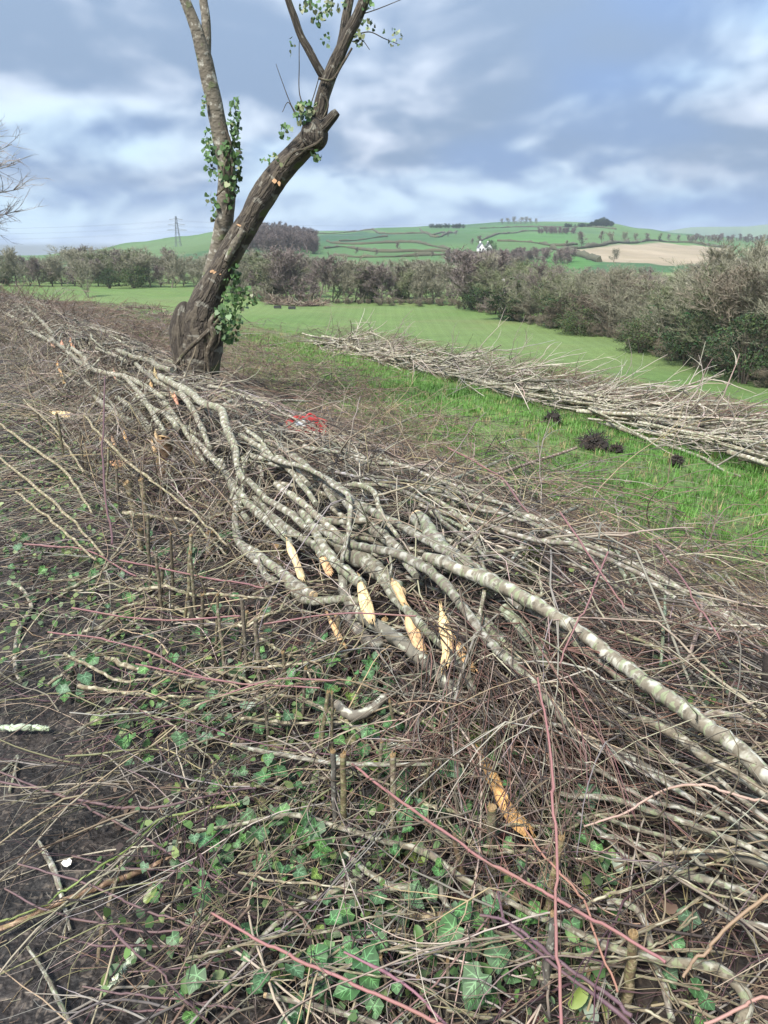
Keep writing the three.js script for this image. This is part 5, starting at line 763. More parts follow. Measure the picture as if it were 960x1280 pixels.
// thicker bare branches lying in the brash, traced
rnd = rngOf(606);
const brl = { k: 0.55, lift: 0.1, name: 'brash_branch', category: 'branch', label: 'pale bare branch lying in the brash behind the hedge', group: 'branches in the brash', jitter: 0.3 };
for (const s of [[[560, 700, 5], [575, 676, 6], [600, 668, 6], [640, 650, 5], [670, 636, 4]], [[550, 645, 5], [580, 660, 6], [600, 668, 5]], [[570, 690, 4], [578, 660, 4], [585, 642, 3]], [[500, 630, 4], [540, 610, 5], [590, 590, 5], [640, 570, 4]], [[640, 700, 5], [655, 680, 6], [690, 648, 6], [730, 630, 5]], [[660, 735, 4], [676, 745, 5], [672, 720, 4], [650, 700, 4]], [[770, 690, 5], [785, 712, 6], [800, 735, 5]], [[775, 685, 4], [771, 700, 5], [780, 720, 6], [790, 740, 5]], [[888, 762, 7], [915, 775, 9], [960, 788, 10], [1000, 800, 10]], [[905, 715, 5], [925, 740, 6], [960, 760, 6]], [[790, 775, 5], [840, 778, 5], [880, 785, 5], [940, 792, 5]], [[770, 788, 5], [800, 800, 6], [830, 815, 7]], [[858, 830, 5], [868, 800, 6], [876, 770, 5], [878, 740, 3]], [[826, 830, 4], [830, 780, 5], [832, 730, 3]], [[700, 700, 4], [740, 715, 5], [790, 745, 5]], [[600, 600, 4], [660, 580, 5], [720, 560, 4]], [[400, 560, 3], [460, 545, 4], [520, 520, 3]], [[420, 590, 4], [470, 600, 4], [540, 600, 4]], [[300, 508, 3], [340, 500, 4], [390, 502, 3]], [[270, 465, 3], [285, 470, 4], [305, 455, 3]], [[480, 575, 4], [520, 585, 5], [570, 580, 4]], [[872, 905, 8], [890, 892, 11], [915, 895, 10], [940, 905, 8]], [[560, 625, 4], [600, 620, 5], [650, 625, 4]], [[680, 660, 3], [720, 680, 4], [760, 720, 4]], [[830, 690, 3], [860, 715, 4], [900, 730, 4]]]) laidStem(s, { ...brl, tint: [R(0.9, 1.2), R(0.88, 1.12), R(0.85, 1.05)] });

// verge between path and hedge: bramble and twig tangle
rnd = rngOf(777);
{
  const tb = new TB();
  for (let i = 0; i < 3200; i++) {
    const l = drawL(-2.4, 9, 1.3), s = -0.12 - Math.pow(rnd(), 0.85) * (1.42 + 0.4 * smooth(0.6, 2.2, l)), near = l < 1.8;
    const d = along(R(-3.14, 3.14)); if (rnd() < 0.55) { const e = along(R(1.1, 2.4)); d.copy(e); if (rnd() < 0.5) d.negate(); } d.y = R(-0.05, 0.5); d.normalize();
    wander(tb, onSL(s, l, R(0, 0.15)), d, R(0.2, 0.9), R(0.0011, 0.0038) * (l > 4 ? 1.4 : 1), near ? 10 : 7, near ? 5 : 3, 0.17, shadeOf(pick([C.tan, C.grey, C.brown, C.purple, C.dark, C.straw, C.dark, C.olive, C.grey, C.tan, C.pale])), 0.03, 0.13 + 0.16 * smooth(-1.3, -0.4, s), rnd() < 0.45 ? 2 : 1);
  }
  for (let i = 0; i < 1000; i++) { const l = drawL(1.2, 13, 1.2), s = R(-0.95, -0.15), d = along(R(-3.14, 3.14)); d.y = R(0.5, 1.6); d.normalize(); wander(tb, onSL(s, l, 0), d, R(0.25, 0.65), R(0.002, 0.005), 7, 4, 0.16, shadeOf(pick([C.tan, C.pale, C.brown, C.tan, C.straw, C.grey])), 0.02, 0.45, 1); }
  stuff(tb, 'verge_twigs', M.twig, 'tangle of dead bramble and twigs on the verge beside the path', 'brambles');
}
// loose sticks strewn over the ivy and verge
rnd = rngOf(5151);
for (let i = 0; i < 64; i++) {
  const left = i < 26, x = left ? R(60, 330) : R(230, 880), y = left ? R(640, 960) : R(880, 1270), L = R(110, 330) * (left ? 0.7 : 1), a = left ? R(-0.7, 0.5) : R(-0.35, 0.5), w = R(3, 6.5), b = R(-0.25, 0.25), pts = [];
  for (let k = 0; k <= 5; k++) { const t = k / 5, aa = a + b * (t - 0.5) * 3; pts.push([x + Math.cos(aa) * L * t, y + Math.sin(aa) * L * t + R(-5, 5), w * (1 - 0.5 * t)]); }
  laidStem(pts, { k: 0.4, lift: R(0.05, 0.14), shoots: 2, name: 'loose_stick', category: 'stick', label: left ? 'thin bare grey-brown stick lying on the twiggy verge beside the path' : 'thin bare tan stick lying across the ivy at the hedge foot', group: left ? 'sticks on the verge' : 'sticks across the ivy', tint: (() => { const q = R(0.75, 1.2); return [q, q * 0.93, q * 0.78]; })(), jitter: 0.5 });
}
rnd = rngOf(778);
// low prickly stems and stalks at the foot of the ivy
{
  const tb = new TB();
  for (let i = 0; i < 650; i++) {
    const px = R(200, 960), py = R(860, 1300), q = hit(px, py, 0, 0, 20).p, d = V(R(-1, 1), R(0, 1.1), R(-1, 1)).normalize();
    wander(tb, q, d, R(0.15, 0.6), R(0.001, 0.0034), 9, 5, 0.17, shadeOf(pick([C.tan, C.grey, C.brown, C.purple, C.straw, C.olive, C.dark, C.dark])), 0.03, R(0.05, 0.25), rnd() < 0.4 ? 2 : 0);
  }
  stuff(tb, 'low_twigs', M.twig, 'loose thin twigs and stalks lying through the ivy', 'twigs');
}
// straw-coloured dead grass and bits on the mud
{
  const tb = new TB();
  for (let i = 0; i < 4200; i++) { const s = -0.7 - Math.pow(rnd(), 0.8) * 1.6, l = drawL(-1.6, 7, 1.4), d = V(R(-1, 1), R(-0.05, 0.12), R(-1, 1)).normalize(); wander(tb, onSL(s, l, 0.006), d, R(0.01, 0.09), R(0.0006, 0.0019), 4, 4, 0.18, shadeOf(pick([C.brown, C.dark, C.straw, C.grey, C.brown, C.tan])), 0.02, 0.015); }
  stuff(tb, 'mud_debris', M.twig, 'bits of broken twig and dead stalk pressed into the mud', 'debris');
}
// dead leaves
{
  const tb = new TB(), oval = []; for (let k = 0; k < 10; k++) { const a = k / 10 * 6.283; oval.push([-Math.sin(a) * 0.34 * (1 - 0.25 * Math.cos(a)), Math.cos(a) * 0.55, 0.16 * Math.sin(a * 2) + 0.1 * Math.abs(Math.sin(a))]); } oval.unshift([0, 0, -0.04]);
  for (let i = 0; i < 6800; i++) {
    const l = drawL(-2, 8, 1.5), s = R(-1.5, 0.9), c = pick(s < -0.9 ? [[0.05, 0.034, 0.027], [0.032, 0.023, 0.02], [0.075, 0.05, 0.038], [0.12, 0.085, 0.06]] : [[0.05, 0.028, 0.022], [0.035, 0.022, 0.02], [0.09, 0.05, 0.034], [0.035, 0.024, 0.022], [0.15, 0.1, 0.075], [0.075, 0.03, 0.028], [0.04, 0.026, 0.023]]), k = R(0.7, 1.3);
    tb.fan(oval, leafMatrix(onSL(s, l, R(0.002, 0.02)), (s < -0.9 ? R(0.012, 0.032) : R(0.018, 0.055)) * (l > 3 ? 1.2 : 1), V(R(-0.45, 0.45), 1, R(-0.45, 0.45)), R(0, 6.28)), c.map(v => v * k));
  }
  stuff(tb, 'leaf_litter', M.litter, 'dark brown dead leaves littering the bank and path edge', 'leaf litter');
}
{ const h = hit(84, 1081, 0, 0.01), tb = new TB(); tb.fan([[0, 0, 0.1], [0.5, 0.1, 0], [0.35, 0.42, 0.1], [0.05, 0.3, 0.2], [-0.2, 0.5, 0], [-0.5, 0.3, 0.1], [-0.35, -0.1, 0], [-0.1, -0.35, 0.1], [0.3, -0.25, 0]], leafMatrix(V(0, 0.004, 0), 0.026, V(0.2, 1, 0.5), 0.4), [0.75, 0.72, 0.64]); const m = new THREE.Mesh(tb.geometry(), M.litter); m.position.copy(h.p); top(m, 'wood_chip'); tag(m, 'small white wood chip lying on the dark mud', 'wood chip'); }

// ---------------------------------------------------------------- ivy plants: each a thing with its stem and leaves
const ivyFine = new THREE.CatmullRomCurve3(ivyShape.slice(1).map(([x, y]) => V(x, y, 0)), true, 'catmullrom', 0.35).getPoints(34).slice(0, -1).map(p => [p.x, p.y]);
const ivyUV = ivyShape.map(([x, y]) => [(x + 0.6) / 1.2, (y + 0.45) / 1.2]);
const veins = [[0, -0.02, 0, 0.7], [0, 0, 0.52, 0.05], [0, 0, -0.52, 0.05], [0, 0, 0.34, -0.4], [0, 0, -0.34, -0.4], [0, 0.12, 0.24, 0.38], [0, 0.12, -0.24, 0.38], [0, 0.28, 0.12, 0.42], [0, 0.28, -0.12, 0.42], [0.2, 0.02, 0.3, 0.16], [-0.2, 0.02, -0.3, 0.16]];
const ivyTex = tex(128, 128, (u, v) => {
  const x = u * 1.2 - 0.6, y = v * 1.2 - 0.45; let d = 9; for (const [a, b, c, e] of veins) { const L = Math.hypot(c - a, e - b), t = clamp(((x - a) * (c - a) + (y - b) * (e - b)) / (L * L)); d = Math.min(d, Math.hypot(x - a - t * (c - a), y - b - t * (e - b)) / (1.25 - 0.8 * t)); }
  return mix3([0.62, 0.8, 0.6], mix3([0.13, 0.2, 0.12], [0.24, 0.33, 0.2], fbm(u * 9, v * 9, 4)), smooth(0.002, 0.03, d)); });
M.ivy = [[0.15, 0.29, 0.13], [0.2, 0.34, 0.12], [0.18, 0.27, 0.19], [0.13, 0.24, 0.13], [0.11, 0.2, 0.1], [0.17, 0.26, 0.15], [0.34, 0.38, 0.11], [0.26, 0.17, 0.1]].map(c => new THREE.MeshPhysicalMaterial({ map: ivyTex, color: new THREE.Color(...c.map(v => v * 1.2)), roughness: 0.6, side: THREE.DoubleSide }));
const ivyGeos = [0.12, 0.34, -0.2, 0.22, 0.05, 0.4].map((fold, i) => {
  rnd = rngOf(80 + i); const tb = new TB(), cup = R(-0.35, 0.2), wav = R(0.03, 0.09), ph = R(0, 6), sx = R(0.82, 1.12), sy = R(0.9, 1.12), sk = R(-0.1, 0.1), n = ivyFine.length, z = (x, y) => Math.abs(x) * fold + y * y * cup + wav * Math.sin(x * 9 + y * 7 + ph) * Math.hypot(x, y);
  const put = (x, y) => tb.vert(x * sx + y * sk, y * sy, z(x, y), 0, 0, 1, [1, 1, 1], (x + 0.6) / 1.2, (y + 0.45) / 1.2); put(0, 0.02);
  for (const k of [0.5, 1]) for (const [x, y] of ivyFine) put(x * k, 0.02 + (y - 0.02) * k);
  for (let j = 0; j < n; j++) { const q = (j + 1) % n; tb.i.push(0, 1 + j, 1 + q, 1 + j, 1 + n + j, 1 + q, 1 + q, 1 + n + j, 1 + n + q); }
  const g = tb.geometry(); g.deleteAttribute('color'); g.computeVertexNormals(); return g; });
const plainLeaf = (() => { const o = [[0, 0.05, 0]]; for (let k = 0; k < 14; k++) { const a = k / 14 * 6.283; o.push([Math.sin(a) * 0.3, -Math.cos(a) * 0.52 + 0.05, Math.abs(Math.sin(a)) * 0.12]); } const tb = new TB(); tb.fan(o, new THREE.Matrix4(), [1, 1, 1], o.map(([x, y]) => [x + 0.5, y + 0.5])); const g = tb.geometry(); g.deleteAttribute('color'); g.computeVertexNormals(); return g; })();
M.plain = [[0.06, 0.12, 0.03], [0.1, 0.17, 0.045], [0.17, 0.22, 0.05], [0.2, 0.24, 0.18]].map(c => std({ color: new THREE.Color(...c), roughness: 0.45 }));
const IV = 'dark ivy clump with pale-veined leaves among twigs on the bank', IVG = 'ivy clumps on the bank';
function ivyPlant(px, py, n, spread, o = {}) {
  const b = hit(px, py, 0, 0.02, 30).p, g = new THREE.Group(); g.position.copy(b); const st = new TB();
  n = Math.round(n * 1.35); for (let k = 0; k < n; k++) {
    const a = R(0, 6.283), rr = 0.9 * spread * Math.sqrt(rnd()) * b.distanceTo(camera.position) / FPX, x = b.x + Math.cos(a) * rr, z = b.z + Math.sin(a) * rr * 1.4, y = ground(x, -z) + R(0.02, 0.16) * (o.tall ?? 1), q = V(x, y, z).sub(b);
    const view = V(0, EYE, 0).sub(b).normalize(), nrm = V(R(-0.8, 0.8), R(0.3, 1.2), R(-0.6, 0.8)).addScaledVector(view, 0.8).normalize();
    const m = part('leaf', rnd() < (o.plain ?? 0.05) ? plainLeaf : pick(ivyGeos), null, g); m.material = m.geometry === plainLeaf ? pick(M.plain) : M.ivy[Math.floor(Math.pow(rnd(), 1.3) * (rnd() < 0.12 ? 8 : 6))];
    const sz = R(0.02, 0.054) * (o.size ?? 1); m.applyMatrix4(leafMatrix(q, sz, nrm, R(1.9, 4.4)));
    st.tube(curve([V(0, -0.01, 0), V(q.x * 0.5, q.y * 0.25, q.z * 0.5), q.clone()], 5), t => 0.0016 * (1.2 - 0.5 * t), 4, pick([[0.1, 0.12, 0.05], [0.13, 0.09, 0.06]]), { caps: false });
  }
  part('stalks', st.geometry(), M.twig, g); top(g, 'ivy_plant'); tag(g, o.label ?? IV, 'ivy', o.label ? undefined : IVG);
}
rnd = rngOf(4242);
for (const [x, y, n, sp, o] of [[440, 870, 11, 45], [400, 860, 8, 35], [470, 850, 6, 28, { label: 'ivy with grey-green leaves under the broad bright split tongue' }], [440, 970, 9, 35], [510, 960, 12, 45], [560, 980, 10, 45], [600, 930, 8, 36], [640, 1000, 6, 30], [575, 900, 7, 32], [520, 1040, 8, 38], [505, 1085, 6, 26, { size: 1.2 }], [590, 1050, 6, 32], [720, 1060, 9, 26, { label: 'large-leaved pale-veined ivy beside the upright pink cane', size: 1.25, plain: 0 }], [735, 1090, 6, 30], [575, 1185, 6, 26, { size: 1.15, label: 'ivy with broad bright leaves below the hooked dark branch' }], [600, 1230, 10, 40, { size: 1.2 }], [640, 1180, 6, 28], [450, 1215, 8, 30], [490, 1180, 7, 32], [400, 1180, 8, 40], [430, 1250, 9, 36, { size: 1.2 }], [380, 1270, 8, 36, { size: 1.1 }], [340, 1080, 7, 40], [380, 1060, 8, 40], [300, 1000, 8, 42], [350, 970, 8, 40], [260, 930, 8, 42], [180, 940, 6, 36], [300, 880, 8, 42], [220, 860, 7, 40], [120, 880, 6, 34], [95, 860, 5, 24], [340, 900, 7, 36], [270, 800, 6, 34], [130, 730, 6, 30], [100, 690, 5, 26], [160, 760, 6, 34], [200, 750, 5, 30], [320, 820, 7, 34], [240, 720, 6, 30], [720, 1260, 9, 36, { plain: 0.6 }], [690, 1245, 6, 30, { plain: 0.6 }], [510, 1270, 6, 40, { plain: 0.4 }], [770, 1130, 4, 22, { plain: 0.5 }], [300, 1060, 5, 34], [250, 1120, 4, 34], [330, 1220, 6, 36], [480, 1000, 6, 30], [660, 1110, 5, 30], [545, 1130, 5, 34], [150, 640, 5, 26], [200, 690, 4, 24], [280, 690, 4, 22], [60, 740, 4, 26], [30, 700, 3, 22], [420, 910, 6, 32], [365, 1000, 6, 34], [860, 1240, 5, 40], [250, 1230, 4, 34], [190, 1100, 4, 30], [385, 830, 7, 32], [540, 870, 5, 28], [470, 930, 7, 32], [400, 1110, 6, 34], [690, 1000, 3, 22]]) ivyPlant(x, y, n, sp, o);
// greenery on the left verge and a few bramble leaves behind the hedge
{
  const tb = new TB();
  const leaf = (p, s, c) => tb.fan([[0, 0.1, 0], [0.22, -0.2, 0.08], [0.3, 0.1, 0.1], [0.2, 0.4, 0.06], [0, 0.62, 0], [-0.2, 0.4, 0.06], [-0.3, 0.1, 0.1], [-0.22, -0.2, 0.08]], leafMatrix(p, s, V(R(-1, 1), R(0.3, 1.3), R(-0.4, 1)), R(0, 6.28)), c);
  for (const [x, y, rx, ry, n, s] of [[350, 960, 200, 120, 260, 0.028], [300, 1120, 180, 120, 200, 0.028], [560, 1130, 200, 140, 240, 0.028], [60, 720, 60, 60, 90, 0.03], [90, 800, 90, 60, 120, 0.03], [30, 560, 55, 60, 700, 0.03], [90, 600, 60, 50, 330, 0.03], [60, 660, 70, 40, 160, 0.035], [630, 605, 45, 16, 150, 0.035], [545, 618, 40, 12, 70, 0.035], [600, 640, 50, 16, 60, 0.04], [700, 720, 60, 40, 60, 0.035], [860, 850, 60, 30, 90, 0.03], [120, 750, 110, 70, 130, 0.03], [250, 850, 120, 60, 200, 0.03], [345, 448, 12, 6, 20, 0.05]]) for (let k = 0; k < n; k++) { const q = hit(x + R(-1, 1) * rx, y + R(-1, 1) * ry, 0.25, R(0, 0.1), 40).p, kk = R(0.6, 1.4), c = pick([[0.05, 0.1, 0.03], [0.07, 0.13, 0.035], [0.04, 0.075, 0.028], [0.11, 0.15, 0.045]]); leaf(q, s * R(0.6, 1.4), c.map(v => v * kk)); }
  stuff(tb, 'verge_greenery', M.green, 'small-leaved green weeds growing through the verge and brash', 'weeds');
}
// moss cushions on the old stump
{ const tb = new TB(); for (let k = 0; k < 1500; k++) { const q = hit(R(555, 625), R(868, 935), 0.7, 0.01, 20).p; wander(tb, q, V(R(-0.8, 0.8), 1, R(-0.8, 0.8)), R(0.005, 0.016), 0.0012, 3, 3, 0.3, [0.1 * R(0.6, 1.4), 0.15 * R(0.6, 1.3), 0.03], 0); } stuff(tb, 'stump_moss', M.twig, 'green moss on the old stump above the orange split heel', 'moss'); }

// ================================================================ SECOND ROW: felled poles and brash on the grass
rnd = rngOf(1212);
{
  const tb = new TB(), piles = [[-2.4, 3.1, 84, 4.12], [2.6, 5.4, 56, 4.55], [5.6, 11.4, 90, 4.6]];
  piles.forEach(([l0, l1, n, sc], pi) => {
    for (let k = 0; k < n; k++) {
      const L = R(1.0, 2.3), l = mix(l0 - 0.6, l1 - 0.3, rnd()), s = sc + R(-0.3, 0.42), a = Math.PI + (rnd() < 0.88 ? R(-0.22, 0.25) : R(-0.6, 0.6)) - 0.05, d = along(a), p = onSL(s, l + L * 0.5, R(0.03, 0.2) * (1 - Math.abs(s - sc) * 0.9)), r = R(0.009, 0.025);
      d.y = R(-0.03, 0.07); const pts = []; const q = V(0, 0, 0); const dd = d.clone(); for (let e = 0; e <= 10; e++) { const g = ground(p.x + q.x, -(p.z + q.z)) + 0.03 - p.y; pts.push(V(q.x, Math.max(q.y, g), q.z)); dd.add(V(R(-0.12, 0.12), R(-0.07, 0.08), R(-0.12, 0.12))).normalize(); q.addScaledVector(dd, L / 10); }
      const tn = rnd() < 0.15 ? R(0.4, 0.7) : R(1.15, 1.6), g = new THREE.Group(); part('pole', new TB().tube(pts, t => r * (1 - 0.65 * t), 8, [tn, tn * 0.98, tn * 0.93], { vscale: 1.7, v0: R(0, 5), us: 0.5 }).geometry(), M.pale, g);
      const sh = R(2, 6); for (let e = 0; e < sh; e++) { const i = Math.floor(R(3, 10)), b = new TB(); wander(b, pts[i].clone(), d.clone().add(V(R(-0.6, 0.6), R(-0.05, 0.45), R(-0.6, 0.6))).normalize(), R(0.3, 0.9), r * 0.4, 7, 5, 0.22, [0.27 * tn, 0.245 * tn, 0.2 * tn], 0.02, undefined, 1); part('side_branch', b.geometry(), M.twig, g); }
      g.position.copy(p); top(g, 'felled_pole'); tag(g, ['pale felled pole in the heap with the black root clumps on the grass', 'pale felled pole in the middle heap on the grass', 'pale felled pole in the farthest heap on the grass'][pi], 'pole', ['poles of the root clump heap', 'poles of the middle heap', 'poles of the farthest heap'][pi]);
    }
    for (let k = 0; k < 800; k++) { const l = R(l0 - 2.2, l1 + 0.8), s = sc + R(0.35, 1.7), d = along(Math.PI + R(-0.9, 1.5)); d.y = R(0, 0.55); d.normalize(); wander(tb, onSL(s, l, R(0.0, 0.2)), d, R(0.4, 1.1), R(0.0025, 0.005), 6, 3, 0.2, shadeOf(pick([C.pinkb, C.brown, C.red, C.tan, C.brown])), 0.02, 0.46 - 0.1 * Math.abs(s - sc), 2); }
  });
  for (let k = 0; k < 800; k++) { const l = R(-4, 26), s = R(2.2, 6.4), d = along(R(-3, 3)); d.y = R(0, 0.4); wander(tb, onSL(s, l, 0.01), d.normalize(), R(0.2, 0.8), R(0.0018, 0.0035), 6, 3, 0.2, shadeOf(pick([C.pinkb, C.brown, C.tan])), 0.04, 0.16, 1); }
  stuff(tb, 'heap_twigs', M.twig, 'fine brown twigs of the felled poles on the grass', 'brash');
  // black root clumps at butt ends
  const clumps = [[742, 554, 36, 22], [770, 562, 16, 10], [690, 524, 18, 18], [845, 577, 14, 16]];
  clumps.forEach(([px, py, w, h], i) => { const a = hit(px, py + h * 0.35, 0, 0, 40), k = a.depth / FPX, g = new TB(), m = new THREE.IcosahedronGeometry(1, 3), P = m.attributes.position; for (let v = 0; v < P.count; v++) { const x = P.getX(v), y = P.getY(v), z = P.getZ(v), n = 0.25 + 1.3 * fbm(x * 2.6 + z * 1.3 + i * 9 + 20, y * 2.6 - z * 1.7 + 20, 4); P.setXYZ(v, x * n * w / 2 * k, (y * n * h / 2 + h * 0.35) * k, z * n * w / 2 * k); } m.computeVertexNormals();
    for (let e = 0; e < 110; e++) { const d = V(R(-1, 1), R(-0.3, 1), R(-1, 1)).normalize(); wander(g, V(d.x * w * 0.3 * k, (h * 0.35 + d.y * h * 0.3) * k, d.z * w * 0.3 * k), d, w * k * R(0.15, 0.6), 0.006, 4, 3, 0.4, [0.03, 0.024, 0.02], 0.02); }
    const gr = new THREE.Group(); part('soil_ball', m, M.root, gr); const rt = part('roots', g.geometry(), M.twig, gr); rt.userData.kind = 'stuff'; gr.position.copy(a.p); top(gr, 'root_clump'); tag(gr, i ? 'small black clump of roots and soil at a felled pole butt' : 'largest black root clump lying on green grass at the heap end', 'root clump', i ? 'small root clumps' : undefined); });
}
// far brash beyond the standing tree and along the hedge
{
  const tb = new TB();
  for (let k = 0; k < 2600; k++) { const l = R(10, 34), s = R(-0.7, 2.2) + (rnd() < 0.2 ? R(0, 3) : 0), d = along(R(-3.14, 3.14)); d.y = R(0, 0.9); wander(tb, onSL(s, l, R(0, 0.3)), d.normalize(), R(0.3, 1.1), R(0.004, 0.008), 5, 3, 0.22, shadeOf(pick([C.brown, C.pinkb, C.grey, C.brown])), 0.02, s < 0.9 ? 0.75 : 0.35, 2); }
  stuff(tb, 'far_hedge_twigs', M.twig, 'brown twiggy mass at the far end of the hedge', 'brushwood');
}
// dry heap by the tree and two dark troughs out on the field
for (const [px, py, w, h, n, label] of [[205, 398, 42, 16, 150, 'dry leafy branch heap on the grass left of the standing tree'], [370, 382, 70, 12, 260, 'low brown brash heap across the field beyond the tree'], [140, 392, 40, 8, 90, 'thin line of cut branches on the grass before the far trees'], [180, 386, 50, 6, 90, 'flat scatter of cut branches on the far grass']]) {
  const a = hit(px, py, 0, 0, 330), k = a.depth / FPX, tb = new TB(), sc = Math.max(1, a.depth / 14); for (let e = 0; e < n; e++) { const d = V(R(-1, 1), R(-0.1, 0.45), R(-0.6, 0.6)).normalize(), x = R(-0.5, 0.5) * w * k, z = R(-0.4, 0.4) * h * k * 2; wander(tb, V(x, ground(a.p.x + x, -(a.p.z + z)) - a.p.y + R(0, h * 0.5) * k * 0.6, z), d, w * k * R(0.12, 0.3), 0.008 * sc, 5, 3, 0.2, shadeOf(pick([C.brown, C.pinkb, C.tan])), 0.01, undefined, 1); }
  const m = new THREE.Mesh(tb.geometry(), M.twig); m.position.copy(a.p); top(m, 'branch_heap'); tag(m, label, 'branch heap');
}
for (const [px, py, w] of [[347, 386, 9], [365, 387, 9]]) { const a = hit(px, py, 0, 0, 330), k = a.depth / FPX, g = new THREE.Group(), mt = std({ color: new THREE.Color(0.03, 0.032, 0.035) }), W = w * k, H = 4 * k; for (const s of [-1, 1]) { part('side', new THREE.BoxGeometry(W, H * 0.7, 0.05).translate(0, H * 0.6, s * W * 0.2), mt, g); part('end', new THREE.BoxGeometry(0.05, H * 0.7, W * 0.4 - 0.06).translate(s * W * 0.46, H * 0.6, 0), mt, g); part('leg', new THREE.BoxGeometry(0.06, H * 0.26, W * 0.36).translate(s * W * 0.38, H * 0.12, 0), mt, g); } part('base', new THREE.BoxGeometry(W * 0.88, 0.05, W * 0.3).translate(0, H * 0.3, 0), mt, g); g.position.copy(a.p); top(g, 'feed_trough'); tag(g, 'small dark feed trough out on the green field', 'trough', 'feed troughs'); }

// ---------------------------------------------------------------- red fuel can lying in the brash
{
  const a = hit(380, 541, 0, 0.14, 40), k = a.depth / FPX, W = 46 * k, H = 17 * k, g = new THREE.Group(), red = std({ color: new THREE.Color(0.33, 0.025, 0.022), roughness: 0.45 }), wht = std({ color: new THREE.Color(0.72, 0.74, 0.76), roughness: 0.5 }), blk = std({ color: new THREE.Color(0.02, 0.02, 0.02), roughness: 0.5 });
  const shp = new THREE.Shape(); shp.moveTo(-W / 2, 0); shp.lineTo(W / 2, 0); shp.lineTo(W / 2, H * 0.9); shp.lineTo(W * 0.36, H); shp.lineTo(-W * 0.3, H); shp.lineTo(-W / 2, H * 0.6); shp.closePath();
  const b = new THREE.ExtrudeGeometry(shp, { depth: 0.12, bevelEnabled: true, bevelSize: 0.012, bevelThickness: 0.012, bevelSegments: 3 }); part('body', b, red, g);
  const shp2 = new THREE.Shape(); shp2.moveTo(-W * 0.36, H * 0.32); shp2.lineTo(-W * 0.02, H * 0.36); shp2.lineTo(-W * 0.06, H * 0.86); shp2.lineTo(-W * 0.32, H * 0.8); part('label', new THREE.ExtrudeGeometry(shp2, { depth: 0.004, bevelEnabled: false }).translate(0, 0, 0.134), wht, g);
  part('spout', new THREE.CylinderGeometry(0.02, 0.026, 0.07, 14).rotateZ(Math.PI / 2).translate(-W / 2 - 0.03, H * 0.32, 0.06), blk, g); part('handle', new THREE.TorusGeometry(0.035, 0.01, 8, 18, Math.PI).translate(W * 0.12, H + 0.004, 0.06), red, g);
  g.position.copy(a.p); g.rotation.set(-0.3, 0.25, -0.1); top(g, 'fuel_can'); tag(g, 'red plastic fuel can with white label lying in the brash', 'fuel can');
}

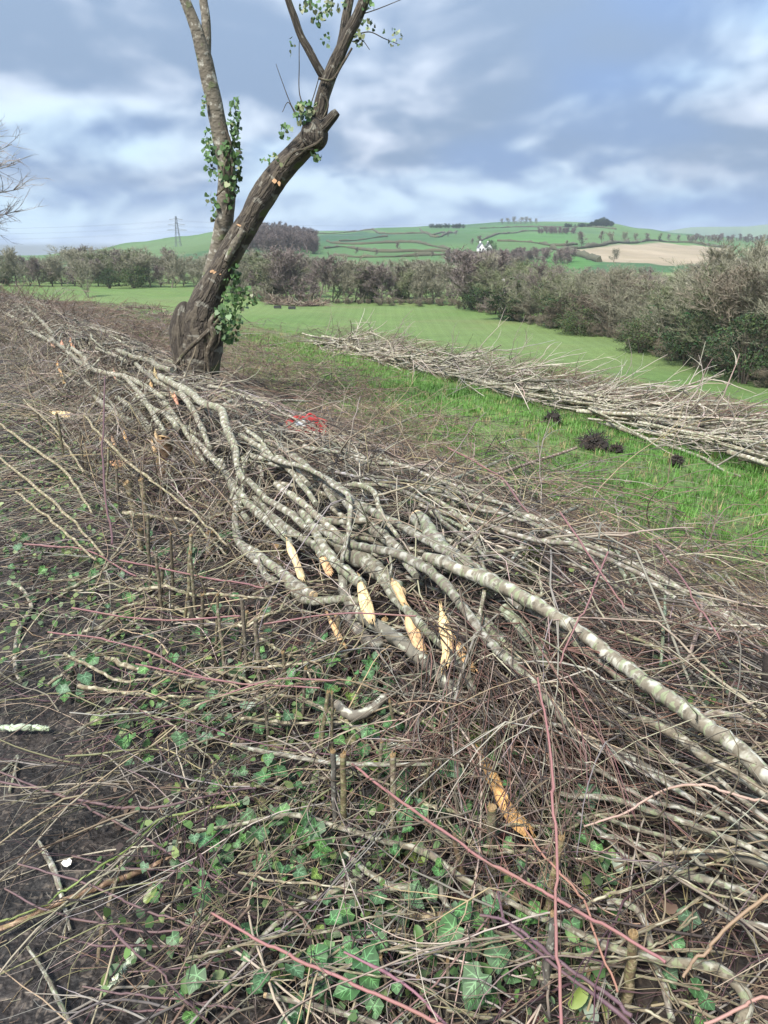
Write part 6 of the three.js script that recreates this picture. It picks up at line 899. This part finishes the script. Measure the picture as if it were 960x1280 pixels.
// ---------------------------------------------------------------- grass
rnd = rngOf(3131);
{
  const tuft = seed => { const r0 = rnd; rnd = rngOf(seed); const tb = new TB(); for (let b = 0; b < 9; b++) { const a = R(0, 6.283), bend = R(0.2, 1), h = R(0.5, 1), w = 0.045, x0 = R(-0.35, 0.35), z0 = R(-0.35, 0.35), dx = Math.cos(a), dz = Math.sin(a); const P = [0, 0.45, 0.8, 1].map(t => [V(x0 + dx * bend * 0.6 * t * t, h * t * (1 - 0.25 * bend * t), z0 + dz * bend * 0.6 * t * t), w * (1 - t * 0.95)]); const o = tb.count; P.forEach(([p, ww], i) => { const k = 1; tb.vert(p.x - dz * ww, p.y, p.z + dx * ww, dx * 0.3, 0.9, dz * 0.3, [k, k, k]); tb.vert(p.x + dz * ww, p.y, p.z - dx * ww, dx * 0.3, 0.9, dz * 0.3, [k, k, k]); }); for (let i = 0; i < 3; i++) { const q = o + i * 2; tb.i.push(q, q + 1, q + 2, q + 2, q + 1, q + 3); } } rnd = r0; const g = tb.geometry(); g.computeVertexNormals(); return g; };
  const gm = std({ roughness: 0.6, vertexColors: true }), mm = new THREE.Matrix4(), q = new THREE.Quaternion(), spots = [];
  let guard = 0; while (spots.length < 30000 && guard++ < 400000) { const far = rnd() < 0.45, s = far ? R(3, 15) : R(1.7, 4.4), l = far ? R(-6, 24) : drawL(-5, 14, 1.3), [x, f] = xf(s, l); const bb = bare(s, l, x, f); if (rnd() < bb * 0.9) continue; spots.push([x, f, s, bb]); }
  [5, 6, 7].forEach((sd, vi) => {
    const mine = spots.filter((_, i) => i % 3 === vi), im = new THREE.InstancedMesh(tuft(sd), gm, mine.length), col = new THREE.Color();
    mine.forEach(([x, f, s, bb], i) => { const h = R(0.045, 0.11) * (s > 5 ? 0.75 : 1) * (0.7 + 0.6 * fbm(x * 1.1, f * 1.1, 2)); q.setFromAxisAngle(V(0, 1, 0), R(0, 6.28)); mm.compose(V(x, ground(x, f) - 0.01, -f), q, V(h * 0.95, h, h * 0.95)); im.setMatrixAt(i, mm); const c = grassTone(x, f), k = R(0.75, 1.25), dry = rnd() < 0.07 + bb * 0.4 ? 1 : 0; col.setRGB(...(dry ? [0.26 * k, 0.22 * k, 0.1 * k] : [c[0] * 0.95 * k, c[1] * 1.08 * k, c[2] * 0.9 * k])); im.setColorAt(i, col); });
    top(im, 'grass'); tag(im, ['lush green grass of the field beside the hedge', 'green grass blades growing between the brash heaps', 'short green grass reaching out over the field'][vi], 'grass', undefined, 'stuff');
  });
}
// weathered tree branches reaching in at the far left
{
  rnd = rngOf(888); const g = new THREE.Group(), f = 26, o = hit(-150, 385, 0, 0, 60).p; const b0 = atF(-150, 330, f).p; g.position.set(b0.x, ground(b0.x, f), -f);
  const bk = [0.2, 0.19, 0.17], tr = new TB(), P = curve([[-150, 420], [-140, 330], [-120, 240], [-110, 150], [-100, 60]].map(([a, b]) => atF(a, b, f).p.sub(g.position)), 14); tr.tube(P, t => 0.24 * (1 - 0.75 * t), 9, bk); part('trunk', tr.geometry(), M.tree, g);
  for (const [a, b, c, d] of [[-130, 290, 20, 205], [-130, 300, 30, 235], [-125, 260, 15, 180], [-135, 320, 28, 262], [-130, 310, 0, 285], [-120, 240, -5, 170]]) { const tb = new TB(), e = [a, b, c, d], A = atF(a, b, f).p.sub(g.position), B = atF(c, d, f + R(-1, 1)).p.sub(g.position), mid = A.clone().lerp(B, 0.5).add(V(0, R(0.1, 0.5), R(-0.5, 0.5))), Q = curve([A, mid, B], 14); tb.tube(Q, t => 0.06 * (1 - 0.85 * t), 5, bk, { caps: false }); for (let k = 0; k < 46; k++) { const i = Math.floor(R(4, 14)), dir = V().subVectors(B, A).normalize().add(V(R(-0.3, 0.7), R(-0.8, 0.7), R(-0.7, 0.7))).normalize(); wander(tb, Q[i].clone(), dir, R(0.4, 1.3), 0.012, 6, 3, 0.2, shadeOf([0.2, 0.185, 0.17]), 0.02, undefined, 3); } part('branch', tb.geometry(), M.tree, g); }
  top(g, 'spreading_tree'); tag(g, 'bare grey tree whose drooping twigs reach over the far hedge end', 'tree');
}
shade(scene);
renderer.render(scene, camera);
